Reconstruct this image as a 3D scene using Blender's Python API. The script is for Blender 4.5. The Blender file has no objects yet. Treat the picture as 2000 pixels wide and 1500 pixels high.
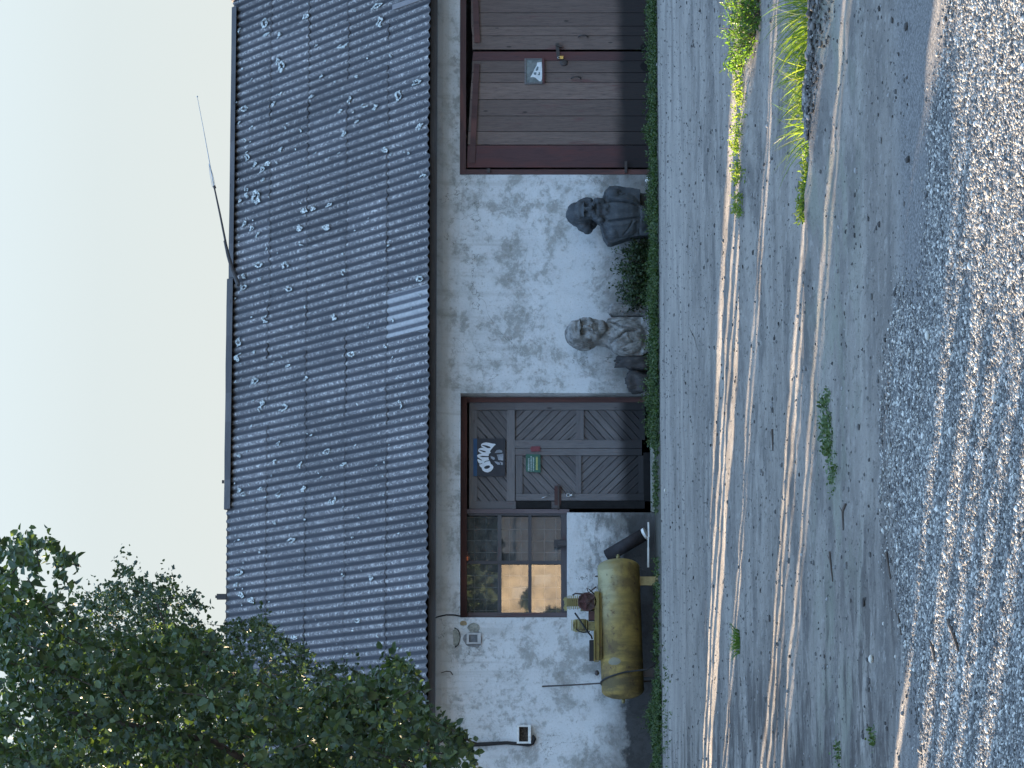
import bpy, bmesh, math, random
import numpy as np
from mathutils import Vector, Matrix, noise, geometry

random.seed(7); RNG = np.random.default_rng(7)
sc = bpy.context.scene
COL = sc.collection
rad = math.radians

# ------------------------------------------------------------------ camera frame
F = 6667.0
A0 = math.atan(.15); DIST = 44.45; ZC = 1.85
DV = np.array([math.sin(A0), math.cos(A0), 0.]); RV = np.array([math.cos(A0), -math.sin(A0), 0.]); UP = np.array([0, 0, 1.])
CAM = -DIST*DV + np.array([0, 0, ZC])
def ray(X, Y): return DV + RV*(750-Y)/F - UP*(X-1000)/F
def G(X, Y, z=0.):
    q = ray(X, Y); return CAM + q*((z-CAM[2])/q[2])
def W(X, Y, y=0.):
    q = ray(X, Y); return CAM + q*((y-CAM[1])/q[1])
def T(X, Y, t): return CAM + ray(X, Y)*t
def wx(Y, y=0.): return float(W(1000, Y, y)[0])
def wz(X, Y=750, y=0.): return float(W(X, Y, y)[2])
SUN_T = rad(46); HS = DV*math.cos(SUN_T) - RV*math.sin(SUN_T); PN = np.array([HS[1], -HS[0], 0.])
SUN_EL = rad(12.0)
def PS(p, s): return PN*p + HS*s

# ------------------------------------------------------------------ helpers
WORLD = {}
def setp(o, label=None, cat=None, group=None, kind=None):
    if label: o['label'] = label
    if cat: o['category'] = cat
    if group: o['group'] = group
    if kind: o['kind'] = kind
    return o
def thing(name, label, cat, loc=(0, 0, 0), group=None):
    o = bpy.data.objects.new(name, None); COL.objects.link(o)
    o.location = tuple(float(c) for c in loc); o.empty_display_size = .1
    WORLD[o.name] = np.array(loc, float)
    return setp(o, label, cat, group)

class MB:
    def __init__(s): s.v = []; s.f = []; s.m = []; s.w = []
    def add(s, vs, fs, mi=0, wood=None):
        b = len(s.v); s.v += [tuple(map(float, v)) for v in vs]
        if wood is None: wood = [(v[0], v[2], v[1]) for v in vs]
        s.w += [tuple(map(float, w)) for w in wood]
        for f in fs: s.f.append(tuple(b+i for i in f)); s.m.append(mi)
        return b
    def box(s, x0, x1, y0, y1, z0, z1, mi=0, along='x'):
        x0, x1 = min(x0, x1), max(x0, x1); y0, y1 = min(y0, y1), max(y0, y1); z0, z1 = min(z0, z1), max(z0, z1)
        vs = [(x0,y0,z0),(x1,y0,z0),(x1,y1,z0),(x0,y1,z0),(x0,y0,z1),(x1,y0,z1),(x1,y1,z1),(x0,y1,z1)]
        r = random.random()*50
        wd = [((v[2] if along == 'x' else v[0])+r, (v[0] if along == 'x' else v[2])+r*3, r) for v in vs]
        s.add(vs, [(0,3,2,1),(4,5,6,7),(0,1,5,4),(1,2,6,5),(2,3,7,6),(3,0,4,7)], mi, wd)
    def prism(s, poly, y0, y1, mi=0, wdir=(0, 1)):
        """poly of (x,z), extruded from y0 (front) to y1 (back)"""
        a = sum(poly[i][0]*poly[(i+1) % len(poly)][1]-poly[(i+1) % len(poly)][0]*poly[i][1] for i in range(len(poly)))
        if a < 0: poly = poly[::-1]
        n = len(poly); r = random.random()*50
        vs = [(x, y0, z) for x, z in poly]+[(x, y1, z) for x, z in poly]
        d = np.array(wdir)/np.linalg.norm(wdir); c = np.array([d[1], -d[0]])
        wd = [(v[0]*c[0]+v[2]*c[1]+r, v[0]*d[0]+v[2]*d[1]+r*3, r) for v in vs]
        s.add(vs, [tuple(range(n)), tuple(range(2*n-1, n-1, -1))]+[(i, i+n, (i+1) % n+n, (i+1) % n) for i in range(n)], mi, wd)
    def beam(s, p0, p1, w, h, mi=0, upv=(0, 0, 1)):
        p0 = np.array(p0, float); p1 = np.array(p1, float); d = p1-p0; L = np.linalg.norm(d); d /= L
        u = np.array(upv, float); a = np.cross(d, u); a /= np.linalg.norm(a); b = np.cross(a, d)
        vs = []; wd = []; r = random.random()*50
        for t in (0, L):
            for sa, sb in ((-1,-1),(1,-1),(1,1),(-1,1)):
                vs.append(p0+d*t+a*sa*w/2+b*sb*h/2); wd.append((sa*w/2+r, t+r*3, r))
        s.add(vs, [(0,1,2,3),(7,6,5,4),(0,4,5,1),(1,5,6,2),(2,6,7,3),(3,7,4,0)], mi, wd)
    def tube(s, pts, rads, n=8, mi=0, cap=True):
        pts = [np.array(p, float) for p in pts]; k = len(pts)
        if not hasattr(rads, '__len__'): rads = [rads]*k
        vs = []; a = None; r0 = random.random()*50; L = 0; wd = []
        for i in range(k):
            t = pts[min(i+1, k-1)]-pts[max(i-1, 0)]; t = t/(np.linalg.norm(t)+1e-9)
            if a is None:
                a = np.cross(t, (0, 0, 1) if abs(t[2]) < .9 else (1, 0, 0))
            a = a-t*np.dot(a, t); a /= np.linalg.norm(a)+1e-9; b = np.cross(t, a)
            if i: L += np.linalg.norm(pts[i]-pts[i-1])
            for j in range(n):
                q = 2*math.pi*j/n; vs.append(pts[i]+(a*math.cos(q)+b*math.sin(q))*rads[i]); wd.append((q*rads[i]+r0, L+r0*3, r0))
        fs = [(i*n+j, i*n+(j+1) % n, (i+1)*n+(j+1) % n, (i+1)*n+j) for i in range(k-1) for j in range(n)]
        if cap: fs += [tuple(range(n-1, -1, -1)), tuple((k-1)*n+j for j in range(n))]
        s.add(vs, fs, mi, wd)
    def ell(s, c, r, nu=18, nv=12, mi=0, rot=None):
        vs = []; fs = []
        for i in range(nv+1):
            th = math.pi*i/nv
            for j in range(nu):
                ph = 2*math.pi*j/nu
                p = np.array([r[0]*math.sin(th)*math.cos(ph), r[1]*math.sin(th)*math.sin(ph), r[2]*math.cos(th)])
                if rot is not None: p = np.array(rot @ Vector(p))
                vs.append(p+np.array(c))
        for i in range(nv):
            for j in range(nu):
                fs.append((i*nu+j, (i+1)*nu+j, (i+1)*nu+(j+1) % nu, i*nu+(j+1) % nu))
        s.add(vs, fs, mi)
    def build(s, name, mats, parent=None, smooth=False, base=None, weld=False):
        return npmesh(name, np.array(s.v), s.f, mats, parent, smooth, base, s.m, s.w, weld)

def npmesh(name, V, Fs, mats, parent=None, smooth=False, base=None, mi=None, wood=None, weld=False):
    off = np.zeros(3)
    if parent is not None: off = WORLD[parent.name]
    elif base is not None: off = np.array(base, float)
    me = bpy.data.meshes.new(name)
    V = np.asarray(V, float)-off
    if isinstance(Fs, np.ndarray):
        k = Fs.shape[1]; nf = len(Fs)
        me.vertices.add(len(V)); me.vertices.foreach_set('co', V.astype(np.float32).ravel())
        me.loops.add(nf*k); me.loops.foreach_set('vertex_index', Fs.astype(np.int32).ravel())
        me.polygons.add(nf); me.polygons.foreach_set('loop_start', np.arange(0, nf*k, k, dtype=np.int32))
        me.update(calc_edges=True)
    else:
        me.from_pydata([tuple(v) for v in V], [], Fs)
    if not isinstance(mats, (list, tuple)): mats = [mats]
    for m in mats: me.materials.append(m)
    if mi is not None: me.polygons.foreach_set('material_index', np.array(mi, np.int32))
    if wood is not None:
        at = me.attributes.new('wood', 'FLOAT_VECTOR', 'POINT'); at.data.foreach_set('vector', np.array(wood, np.float32).ravel())
    if weld:
        bm = bmesh.new(); bm.from_mesh(me); bmesh.ops.remove_doubles(bm, verts=bm.verts, dist=1e-5); bm.to_mesh(me); bm.free()
    if smooth: me.polygons.foreach_set('use_smooth', np.ones(len(me.polygons), bool))
    me.update()
    o = bpy.data.objects.new(name, me); COL.objects.link(o)
    if parent is not None: o.parent = parent; WORLD[o.name] = off.copy()
    else: o.location = tuple(off); WORLD[o.name] = off.copy()
    return o

# ------------------------------------------------------------------ materials
class NT:
    def __init__(s, name):
        s.mat = bpy.data.materials.new(name); s.mat.use_nodes = True; s.t = s.mat.node_tree
        s.b = s.t.nodes['Principled BSDF']; s.out = s.t.nodes['Material Output']
    def n(s, ty, **kw):
        nd = s.t.nodes.new(ty)
        for k, v in kw.items():
            if k.startswith('i_'):
                key = k[2:]; key = int(key) if key.isdigit() else key
                sock = nd.inputs[key]
                if hasattr(v, 'is_linked'): s.t.links.new(v, sock)
                else: sock.default_value = v
            else: setattr(nd, k, v)
        return nd
    def link(s, a, b): s.t.links.new(a, b)
    def pos(s): return s.n('ShaderNodeNewGeometry').outputs['Position']
    def attr(s, nm): return s.n('ShaderNodeAttribute', attribute_name=nm).outputs['Vector']
    def obj(s): return s.n('ShaderNodeTexCoord').outputs['Object']
    def scale(s, vec, sx, sy, sz):
        return s.n('ShaderNodeVectorMath', operation='MULTIPLY', i_0=vec, i_1=(sx, sy, sz)).outputs[0]
    def noise(s, vec, sc=5., det=6., rough=.55, dist=0.):
        return s.n('ShaderNodeTexNoise', i_Vector=vec, i_Scale=sc, i_Detail=det, i_Roughness=rough, i_Distortion=dist).outputs[0]
    def vor(s, vec, sc=5., feat='F1', rnd=1., out='Distance'):
        return s.n('ShaderNodeTexVoronoi', feature=feat, i_Vector=vec, i_Scale=sc, i_Randomness=rnd).outputs[out]
    def ramp(s, fac, stops, interp='LINEAR'):
        nd = s.n('ShaderNodeValToRGB', i_Fac=fac); cr = nd.color_ramp; cr.interpolation = interp
        while len(cr.elements) < len(stops): cr.elements.new(.5)
        for e, (p, c) in zip(cr.elements, stops):
            e.position = p; e.color = (c, c, c, 1) if not hasattr(c, '__len__') else (*c[:3], 1)
        return nd.outputs[0]
    def mapr(s, v, a, b, c=0., d=1., smooth=True):
        nd = s.n('ShaderNodeMapRange', i_0=v, i_1=a, i_2=b, i_3=c, i_4=d)
        nd.interpolation_type = 'SMOOTHSTEP' if smooth else 'LINEAR'
        return nd.outputs[0]
    def mix(s, fac, a, b, mode='MIX'):
        nd = s.n('ShaderNodeMix', data_type='RGBA', blend_type=mode)
        for v, i in ((fac, 0), (a, 6), (b, 7)):
            if hasattr(v, 'is_linked'): s.link(v, nd.inputs[i])
            elif i == 0: nd.inputs[0].default_value = v
            else: nd.inputs[i].default_value = (*v[:3], 1) if hasattr(v, '__len__') else (v, v, v, 1)
        return nd.outputs[2]
    def math(s, op, a, b=0.):
        return s.n('ShaderNodeMath', operation=op, i_0=a, i_1=b).outputs[0]
    def sep(s, vec): return s.n('ShaderNodeSeparateXYZ', i_0=vec).outputs
    def comb(s, x, y, z): return s.n('ShaderNodeCombineXYZ', i_0=x, i_1=y, i_2=z).outputs[0]
    def isl(s): return s.n('ShaderNodeNewGeometry').outputs['Random Per Island']
    def done(s, col=None, rough=.8, bump=None, strength=.4, dist=.01, spec=.3, metal=0.):
        if col is not None:
            if hasattr(col, 'is_linked'): s.link(col, s.b.inputs['Base Color'])
            else: s.b.inputs['Base Color'].default_value = (*col[:3], 1)
        if hasattr(rough, 'is_linked'): s.link(rough, s.b.inputs['Roughness'])
        else: s.b.inputs['Roughness'].default_value = rough
        s.b.inputs['Specular IOR Level'].default_value = spec; s.b.inputs['Metallic'].default_value = metal
        if bump is not None:
            bn = s.n('ShaderNodeBump', i_Strength=strength, i_Distance=dist, i_Height=bump)
            s.link(bn.outputs[0], s.b.inputs['Normal'])
        return s.mat

def m_plaster():
    m = NT('old_plaster'); p = m.pos(); q = m.sep(p)
    # patchy whitewash over grey render
    warp = m.noise(p, 2.2, 4, .6)
    n1 = m.noise(p, 1.5, 12, .72, .35); n2 = m.noise(p, 7., 8, .7, .2); n3 = m.noise(p, 26., 5, .65)
    mid = m.math('MULTIPLY', m.mapr(q[0], -1.2, .2), m.mapr(q[2], 2.75, 2.35, 0, 1))   # the middle bay has lost more of its whitewash
    lo = m.mapr(q[2], .9, .1, 0, .07)
    base = m.math('ADD', m.math('ADD', m.math('MULTIPLY', n1, .60), m.math('MULTIPLY', n2, .29)), m.math('MULTIPLY', n3, .12))
    base = m.math('ADD', base, m.math('MULTIPLY', mid, .012)); base = m.math('ADD', base, lo)
    fine = m.noise(p, 15., 9, .78, .3)
    base2 = m.math('ADD', m.math('ADD', m.math('MULTIPLY', n1, .38), m.math('MULTIPLY', n2, .34)), m.math('MULTIPLY', fine, .29))
    peel = m.math('ADD', m.math('MULTIPLY', m.mapr(base, .48, .61), .62), m.math('MULTIPLY', m.mapr(base2, .518, .55), .38))
    peel2 = m.mapr(base, .60, .64)
    white = m.mix(m.noise(p, 3., 6, .6), (.66, .675, .69), (.47, .485, .495))
    white = m.mix(m.mapr(m.noise(p, 40., 3, .6), .55, .75), white, (.42, .42, .40))
    grey = m.mix(m.noise(p, 11., 6, .6), (.37, .375, .365), (.27, .275, .27))
    col = m.mix(peel, white, grey); col = m.mix(m.math('MULTIPLY', peel2, .55), col, (.20, .19, .165))
    # greyer band along the coved eave with ragged lower edge
    cv = m.math('ADD', q[2], m.math('MULTIPLY', m.math('SUBTRACT', n1, .5), .30))
    col = m.mix(m.math('MULTIPLY', m.mapr(cv, 2.62, 2.72), .5), col, (.44, .44, .415))
    # sooty tar splash at the foot of the wall
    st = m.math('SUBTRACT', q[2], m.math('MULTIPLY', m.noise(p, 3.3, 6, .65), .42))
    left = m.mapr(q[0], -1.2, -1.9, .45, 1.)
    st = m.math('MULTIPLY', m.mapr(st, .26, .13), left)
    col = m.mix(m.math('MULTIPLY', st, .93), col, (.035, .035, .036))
    st2 = m.math('MULTIPLY', m.mapr(m.noise(m.scale(p, 3.5, 1, 9.), 1.4, 7, .7), .46, .62), m.mapr(q[2], 1.2, .5))
    box = m.math('MULTIPLY', m.mapr(q[0], -3.1, -2.9), m.mapr(q[0], -1.5, -1.62))
    col = m.mix(m.math('MULTIPLY', m.math('MULTIPLY', st2, box), .8), col, (.06, .06, .06))
    damp0 = m.math('SUBTRACT', 1., st); run = m.math('MULTIPLY', m.mapr(m.noise(m.scale(p, 7., 1., .35), 1., 5, .6), .52, .66), m.mapr(q[2], 1.1, 2.5)); col = m.mix(m.math('MULTIPLY', run, .28), col, (.22, .215, .19))
    damp = m.math('MULTIPLY', m.mapr(m.math('SUBTRACT', q[2], m.math('MULTIPLY', n1, 1.3)), .30, -.30), .8); col = m.mix(m.math('MULTIPLY', damp, damp0), col, (.17, .17, .165))
    # hair cracks
    cr = m.math('ABSOLUTE', m.math('SUBTRACT', m.noise(p, .9, 6, .6, .5), .5))
    cr = m.math('MULTIPLY', m.mapr(cr, .003, .0008), m.mapr(m.noise(p, 1.1, 2), .52, .6))
    col = m.mix(m.math('MULTIPLY', cr, .7), col, (.1, .1, .09))
    h = m.math('ADD', m.math('MULTIPLY', m.math('SUBTRACT', 1., peel), .5), m.math('MULTIPLY', n2, .6)); h = m.math('ADD', h, m.math('MULTIPLY', n3, .35))
    return m.done(col, .9, h, .55, .02, .15)

def m_slate():
    m = NT('weathered_fibre_sheet'); p = m.pos(); q = m.sep(p)
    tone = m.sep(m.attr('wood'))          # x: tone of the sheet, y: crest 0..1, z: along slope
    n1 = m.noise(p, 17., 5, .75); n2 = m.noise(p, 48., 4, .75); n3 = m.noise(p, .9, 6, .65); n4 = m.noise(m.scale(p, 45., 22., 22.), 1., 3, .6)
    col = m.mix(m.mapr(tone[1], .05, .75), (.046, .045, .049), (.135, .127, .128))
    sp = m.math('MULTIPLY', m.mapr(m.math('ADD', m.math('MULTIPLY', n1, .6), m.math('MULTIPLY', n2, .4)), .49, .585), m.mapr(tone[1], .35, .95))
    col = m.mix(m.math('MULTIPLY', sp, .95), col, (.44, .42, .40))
    col = m.mix(m.math('MULTIPLY', m.mapr(n4, .5, .62), .45), col, (.05, .05, .06))
    col = m.mix(m.mapr(n3, .40, .66, .0, .3), col, (.045, .047, .053))
    yl = m.math('MULTIPLY', m.mapr(m.vor(p, 17.), .16, .08), m.mapr(m.noise(p, 6., 2), .56, .62))
    col = m.mix(m.math('MULTIPLY', yl, .5), col, (.30, .29, .24))
    ht = m.n('ShaderNodeVectorMath', operation='SCALE', i_0=col, i_3=m.math('ADD', .62, tone[0])).outputs[0]
    new = m.mix(m.math('MULTIPLY', m.mapr(n1, .3, .7), .75), m.mix(m.mapr(tone[1], .1, .75), (.10, .10, .11), (.33, .325, .325)), m.mix(m.mapr(tone[1], .1, .75), (.07, .07, .08), (.22, .217, .22)))  # new sheet: rib shading painted in, dark valleys and light crests
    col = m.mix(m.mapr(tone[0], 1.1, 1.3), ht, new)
    return m.done(col, .92, m.math('ADD', n1, m.math('MULTIPLY', n2, .6)), .7, .012, .15)

def m_wood(name, c1, c2, dark, paint=None, pamt=.5, dado=None, grain=1.):
    m = NT(name); w = m.attr('wood'); p = m.pos(); q = m.sep(p); isl = m.isl()
    g = m.noise(m.scale(w, 60., 3.2, 1.), 1., 7, .65, .25); g2 = m.noise(m.scale(w, 150., 7., 1.), 1., 4, .6); big = m.noise(m.scale(w, 6., 1.1, 1.), 1., 5, .6)
    col = m.mix(m.mapr(g, .3, .7), c1, c2)
    col = m.mix(m.mapr(isl, 0, 1, 0, .6, False), col, dark)
    col = m.mix(m.math('MULTIPLY', m.mapr(g2, .52, .66), .75*grain), col, dark)
    if paint is not None:
        pm = m.mapr(m.math('ADD', m.math('MULTIPLY', big, .7), m.math('MULTIPLY', g, .3)), .62-pamt*.3, .74-pamt*.3)
        col = m.mix(pm, col, paint)
    kn = m.mapr(m.vor(m.scale(w, 7., 2.2, 1.), 1.), .10, .05)
    col = m.mix(m.math('MULTIPLY', kn, .8), col, (.03, .028, .028))
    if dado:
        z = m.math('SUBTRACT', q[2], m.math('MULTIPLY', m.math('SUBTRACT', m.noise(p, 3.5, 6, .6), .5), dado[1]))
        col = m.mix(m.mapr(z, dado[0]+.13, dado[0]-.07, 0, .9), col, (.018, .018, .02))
    return m.done(col, .85, m.math('ADD', g, m.math('MULTIPLY', g2, .6)), .5, .006, .2)

def m_plain(name, c, rough=.6, var=.25, spec=.3, metal=0., sc=14., bump=.15):
    m = NT(name); p = m.pos(); n = m.noise(p, sc, 6, .65)
    col = m.mix(m.mapr(n, .3, .7), [x*(1-var) for x in c], [min(1, x*(1+var)) for x in c])
    return m.done(col, rough, n, bump, .01, spec, metal)

def m_rust_paint(name, c, c2, rust, amt=.5, dirt=(.05, .05, .04), rough=.55):
    m = NT(name); p = m.obj(); n = m.noise(p, 4., 8, .68, .3); n2 = m.noise(p, 19., 5, .7); n3 = m.noise(m.scale(p, 1.2, 6, 6), 1.5, 6, .6)
    col = m.mix(m.mapr(n, .35, .65), c, c2)
    col = m.mix(m.math('MULTIPLY', m.mapr(n3, .45, .7), .45), col, dirt)
    r = m.mapr(m.math('ADD', m.math('MULTIPLY', n, .5), m.math('MULTIPLY', n2, .5)), .66-amt*.22, .72-amt*.22)
    col = m.mix(m.math('MULTIPLY', r, .8), col, rust)
    return m.done(col, rough, m.math('ADD', n2, r), .2, .006, .35)

def m_ground():
    m = NT('dusty_yard'); p = m.pos(); q = m.sep(p)
    st = m.scale(p, .16, .75, 1.)
    a = m.noise(st, 1.4, 8, .62, .3); b = m.noise(p, 1.1, 8, .6); c = m.noise(p, 9., 7, .65); d = m.noise(p, 70., 4, .65); e = m.vor(p, 55.)
    col = m.mix(m.mapr(a, .3, .68), (.232, .211, .186), (.136, .124, .112))
    col = m.mix(m.math('MULTIPLY', m.mapr(b, .46, .64), .75), col, (.085, .08, .076))
    col = m.mix(m.math('MULTIPLY', m.mapr(c, .53, .70), .4), col, (.235, .218, .198))
    col = m.mix(m.math('MULTIPLY', m.mapr(d, .56, .70), .55), col, (.075, .073, .072))
    sk = m.noise(m.scale(p, 1., .35, 1.), 20., 4, .7); col = m.mix(m.math('MULTIPLY', m.mapr(sk, .57, .63), .75), col, (.085, .078, .07)); sk2 = m.noise(m.scale(p, 1., .5, 1.), 11., 6, .75); col = m.mix(m.math('MULTIPLY', m.mapr(sk2, .52, .66), .35), col, (.32, .30, .272)); col = m.mix(m.math('MULTIPLY', m.mapr(sk2, .46, .34), .30), col, (.11, .10, .092))
    # pale dusty strip nearest the wall, moss tinge farther out, dark soil at the left
    col = m.mix(m.math('MULTIPLY', m.mapr(q[1], -13., -6.), m.mapr(a, .75, .4, 0, .55)), col, (.265, .243, .216))
    mos = m.math('MULTIPLY', m.mapr(m.math('ABSOLUTE', m.math('ADD', q[1], 24.6)), 2.2, .6), m.mapr(m.noise(p, 1.7, 7, .65), .45, .6))
    col = m.mix(m.math('MULTIPLY', mos, .5), col, (.165, .172, .135))
    so = m.math('MULTIPLY', m.mapr(q[0], -4.3, -5.4), m.mapr(m.noise(m.scale(p, .6, 1., 1.), 1.5, 8, .7), .47, .58))
    col = m.mix(m.math('MULTIPLY', so, .75), col, (.045, .040, .038))
    # coarse dark grit under the gravel
    gr = m.mapr(m.math('ADD', q[1], m.math('MULTIPLY', b, 1.6)), -26.6, -27.6)
    col = m.mix(m.math('MULTIPLY', gr, .85), col, m.mix(m.mapr(d, .4, .6), (.07, .069, .07), (.19, .185, .178)))
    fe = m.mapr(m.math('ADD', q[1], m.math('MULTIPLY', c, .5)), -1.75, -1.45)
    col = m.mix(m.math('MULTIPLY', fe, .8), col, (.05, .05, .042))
    h = m.math('ADD', m.math('MULTIPLY', d, .6), m.math('MULTIPLY', c, 1.0)); h = m.math('ADD', h, m.math('MULTIPLY', m.mapr(e, .0, .4), .35))
    return m.done(col, .95, h, .9, .02, .08)

def m_leaf(name, cols, trans=.35, rough=.5):
    m = NT(name); i = m.isl(); k = len(cols)
    col = m.ramp(i, [(j/(k-1), c) for j, c in enumerate(cols)])
    m.done(col, rough, spec=.35)
    tr = m.n('ShaderNodeBsdfTranslucent', i_Color=m.mix(1., col, (1.5, 1.7, .55), 'MULTIPLY'))
    mx = m.n('ShaderNodeMixShader', i_0=trans); m.link(m.b.outputs[0], mx.inputs[1]); m.link(tr.outputs[0], mx.inputs[2])
    m.link(mx.outputs[0], m.out.inputs[0]); return m.mat

def m_stone(name, c1, c2, c3):
    m = NT(name); p = m.pos(); col = m.ramp(m.isl(), [(0, c1), (.55, c2), (.9, c3), (1, [x*1.5 for x in c3])])
    n = m.noise(p, 220., 3, .6)
    col = m.mix(m.mapr(n, .4, .7, 0, .35), col, (.06, .06, .06))
    return m.done(col, .95, n, .3, .004, .04)

def m_glass():
    m = NT('old_window_glass'); g = m.n('ShaderNodeBsdfGlossy', i_Roughness=.012, i_Color=(.95, .97, 1, 1)); t = m.n('ShaderNodeBsdfTransparent', i_Color=(.62, .66, .68, 1))
    p = m.pos(); d = m.noise(p, 9., 6, .65)
    bn = m.n('ShaderNodeBump', i_Strength=.02, i_Distance=.004, i_Height=m.noise(m.scale(p, 4, 1, 3), 1., 2)); m.link(bn.outputs[0], g.inputs['Normal'])
    df = m.n('ShaderNodeBsdfDiffuse', i_Color=(.30, .30, .29, 1))
    m1 = m.n('ShaderNodeMixShader', i_0=.10); m.link(t.outputs[0], m1.inputs[1]); m.link(g.outputs[0], m1.inputs[2])
    m2 = m.n('ShaderNodeMixShader', i_0=m.mapr(d, .35, .75, .10, .30)); m.link(m1.outputs[0], m2.inputs[1]); m.link(df.outputs[0], m2.inputs[2])
    m.link(m2.outputs[0], m.out.inputs[0]); return m.mat

def m_bust(name, c1, c2, c3, amt):
    m = NT(name); p = m.pos(); n = m.noise(p, 9., 8, .68, .3); n2 = m.noise(m.scale(p, 22., 22., 9.), 1., 6, .65); g = m.n('ShaderNodeNewGeometry'); pt = g.outputs['Pointiness']
    col = m.mix(m.mapr(n, .35, .65), c1, c2)
    col = m.mix(m.math('MULTIPLY', m.mapr(n2, .5, .66), amt), col, c3)
    return m.done(col, .75, m.math('ADD', n, n2), .35, .01, .3)

def m_lichen():
    m = NT('pale_lichen'); p = m.pos(); a = m.noise(p, 42., 4, .7); b = m.noise(p, 13., 3, .6)
    col = m.mix(m.mapr(a, .42, .58), (.085, .086, .092), m.mix(m.mapr(b, .4, .6), (.42, .45, .43), (.58, .60, .57)))
    return m.done(col, .95, a, .5, .01, .1)

MAT = dict(
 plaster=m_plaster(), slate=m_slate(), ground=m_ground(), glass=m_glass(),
 lichen=m_lichen(),
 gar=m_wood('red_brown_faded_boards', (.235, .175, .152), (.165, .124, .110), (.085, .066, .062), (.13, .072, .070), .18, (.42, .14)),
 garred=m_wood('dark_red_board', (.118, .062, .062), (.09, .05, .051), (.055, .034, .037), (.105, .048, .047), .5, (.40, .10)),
 frame=m_wood('red_brown_frame_paint', (.12, .066, .062), (.09, .052, .05), (.05, .032, .033), (.125, .062, .056), .5),
 frame2=m_wood('worn_window_frame', (.19, .16, .165), (.14, .115, .12), (.09, .07, .08), (.14, .055, .055), .33),
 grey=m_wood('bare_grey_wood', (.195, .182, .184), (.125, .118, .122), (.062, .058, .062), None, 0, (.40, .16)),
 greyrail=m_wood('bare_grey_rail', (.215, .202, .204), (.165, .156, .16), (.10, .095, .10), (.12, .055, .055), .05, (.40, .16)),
 greyplain=m_wood('silvered_plank', (.30, .29, .28), (.22, .21, .205), (.12, .115, .11)),
 dark=m_plain('sooty_black', (.014, .014, .015), .9), iron=m_rust_paint('rusty_iron', (.06, .05, .05), (.04, .036, .038), (.12, .06, .04), .5),
 steel=m_plain('worn_steel', (.5, .5, .5), .35, .2, .5, .8), white=m_plain('chipped_white_paint', (.62, .62, .60), .6, .15),
 black=m_plain('black_rubber', (.018, .018, .02), .6), wire=m_plain('galvanised_wire', (.42, .42, .42), .5, .15, .5, .5),
 yellow=m_rust_paint('old_yellow_paint', (.24, .185, .05), (.16, .125, .04), (.07, .05, .035), .5, (.09, .075, .04)),
 yellow2=m_rust_paint('pale_faded_yellow_paint', (.27, .24, .10), (.18, .155, .07), (.06, .045, .035), .6, (.08, .07, .045)),
 pulley=m_rust_paint('dark_red_iron', (.075, .028, .028), (.05, .022, .024), (.06, .03, .02), .4),
 brass=m_plain('brass', (.55, .42, .14), .35, .1, .5, .9), hole=m_plain('dark_interior', (.01, .01, .011), 1.),
 cement=m_plain('grey_cement', (.26, .265, .235), .95, .35, .1, 0, 22, .5), cement2=m_plain('blue_grey_slab', (.20, .20, .205), .95, .3, .1, 0, 22, .5),
 signblk=m_plain('black_sign_panel', (.030, .034, .044), .5, .15), signwht=m_plain('white_sign_paint', (.68, .72, .78), .6, .06), signblu=m_plain('blue_sign_edge', (.02, .07, .16), .5, .1),
 signdim=m_plain('grey_emblem_paint', (.28, .31, .36), .6, .25), green=m_plain('green_sign_paint', (.035, .11, .085), .5, .15), signtxt=m_plain('pale_sign_lettering', (.34, .42, .42), .6, .2),
 signyel=m_plain('yellow_sign_lettering', (.42, .44, .16), .6, .15), red=m_plain('dull_red_plate', (.16, .045, .055), .6, .2),
 board=m_plain('grey_notice_board', (.15, .17, .17), .7, .3), paper=m_plain('white_paper', (.62, .66, .68), .8, .12), ink=m_plain('faded_ink', (.13, .17, .19), .8, .2),
 busta=m_bust('dark_slate_bust_paint', (.055, .063, .072), (.034, .040, .048), (.095, .10, .105), .4), bustb=m_bust('flaking_silver_bust_paint', (.26, .26, .258), (.115, .113, .108), (.045, .043, .040), .7),
 rock=m_bust('dark_lump_grey', (.045, .043, .045), (.03, .03, .031), (.10, .09, .085), .5), bark=m_plain('dark_bark', (.06, .05, .042), .9, .4, .1, 0, 25, .6),
 leafA=m_leaf('lime_leaf', [(.030, .050, .030), (.044, .070, .036), (.060, .092, .044), (.095, .125, .050)], .24),
 leafB=m_leaf('birch_leaf', [(.030, .048, .029), (.046, .070, .037), (.068, .094, .045)], .22),
 leafD=m_leaf('shrub_leaf', [(.018, .034, .018), (.032, .055, .026), (.05, .08, .03)], .2),
 weed=m_leaf('weed_leaf', [(.045, .085, .022), (.075, .135, .032), (.11, .16, .045)], .45),
 grass=m_leaf('grass_blade', [(.07, .12, .025), (.12, .17, .035), (.20, .21, .07)], .5),
 gravel=m_stone('crushed_gravel', (.075, .075, .076), (.175, .172, .166), (.40, .385, .35)), rubble=m_stone('road_crumbs', (.05, .048, .047), (.11, .108, .105), (.20, .195, .19)),
 twig=m_plain('dry_twig', (.07, .055, .045), .9), soil=m_plain('dark_crumbled_asphalt', (.07, .07, .074), .95, .5, .1, 0, 30, .8),
 ochre=m_plain('ochre_house_wall', (.44, .385, .30), .9, .28, .1, 0, .9, .05), rooftile=m_plain('orange_roof_tiles', (.45, .13, .05), .8, .2, .1, 0, 3., .2), hwin=m_plain('house_window', (.50, .47, .42), .3, .05),
 render=m_plain('side_render', (.45, .45, .43), .9, .2, .1, 0, 3, .3), plank=m_wood('pale_fallen_board', (.62, .60, .56), (.5, .48, .45), (.35, .33, .3)),
)

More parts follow.
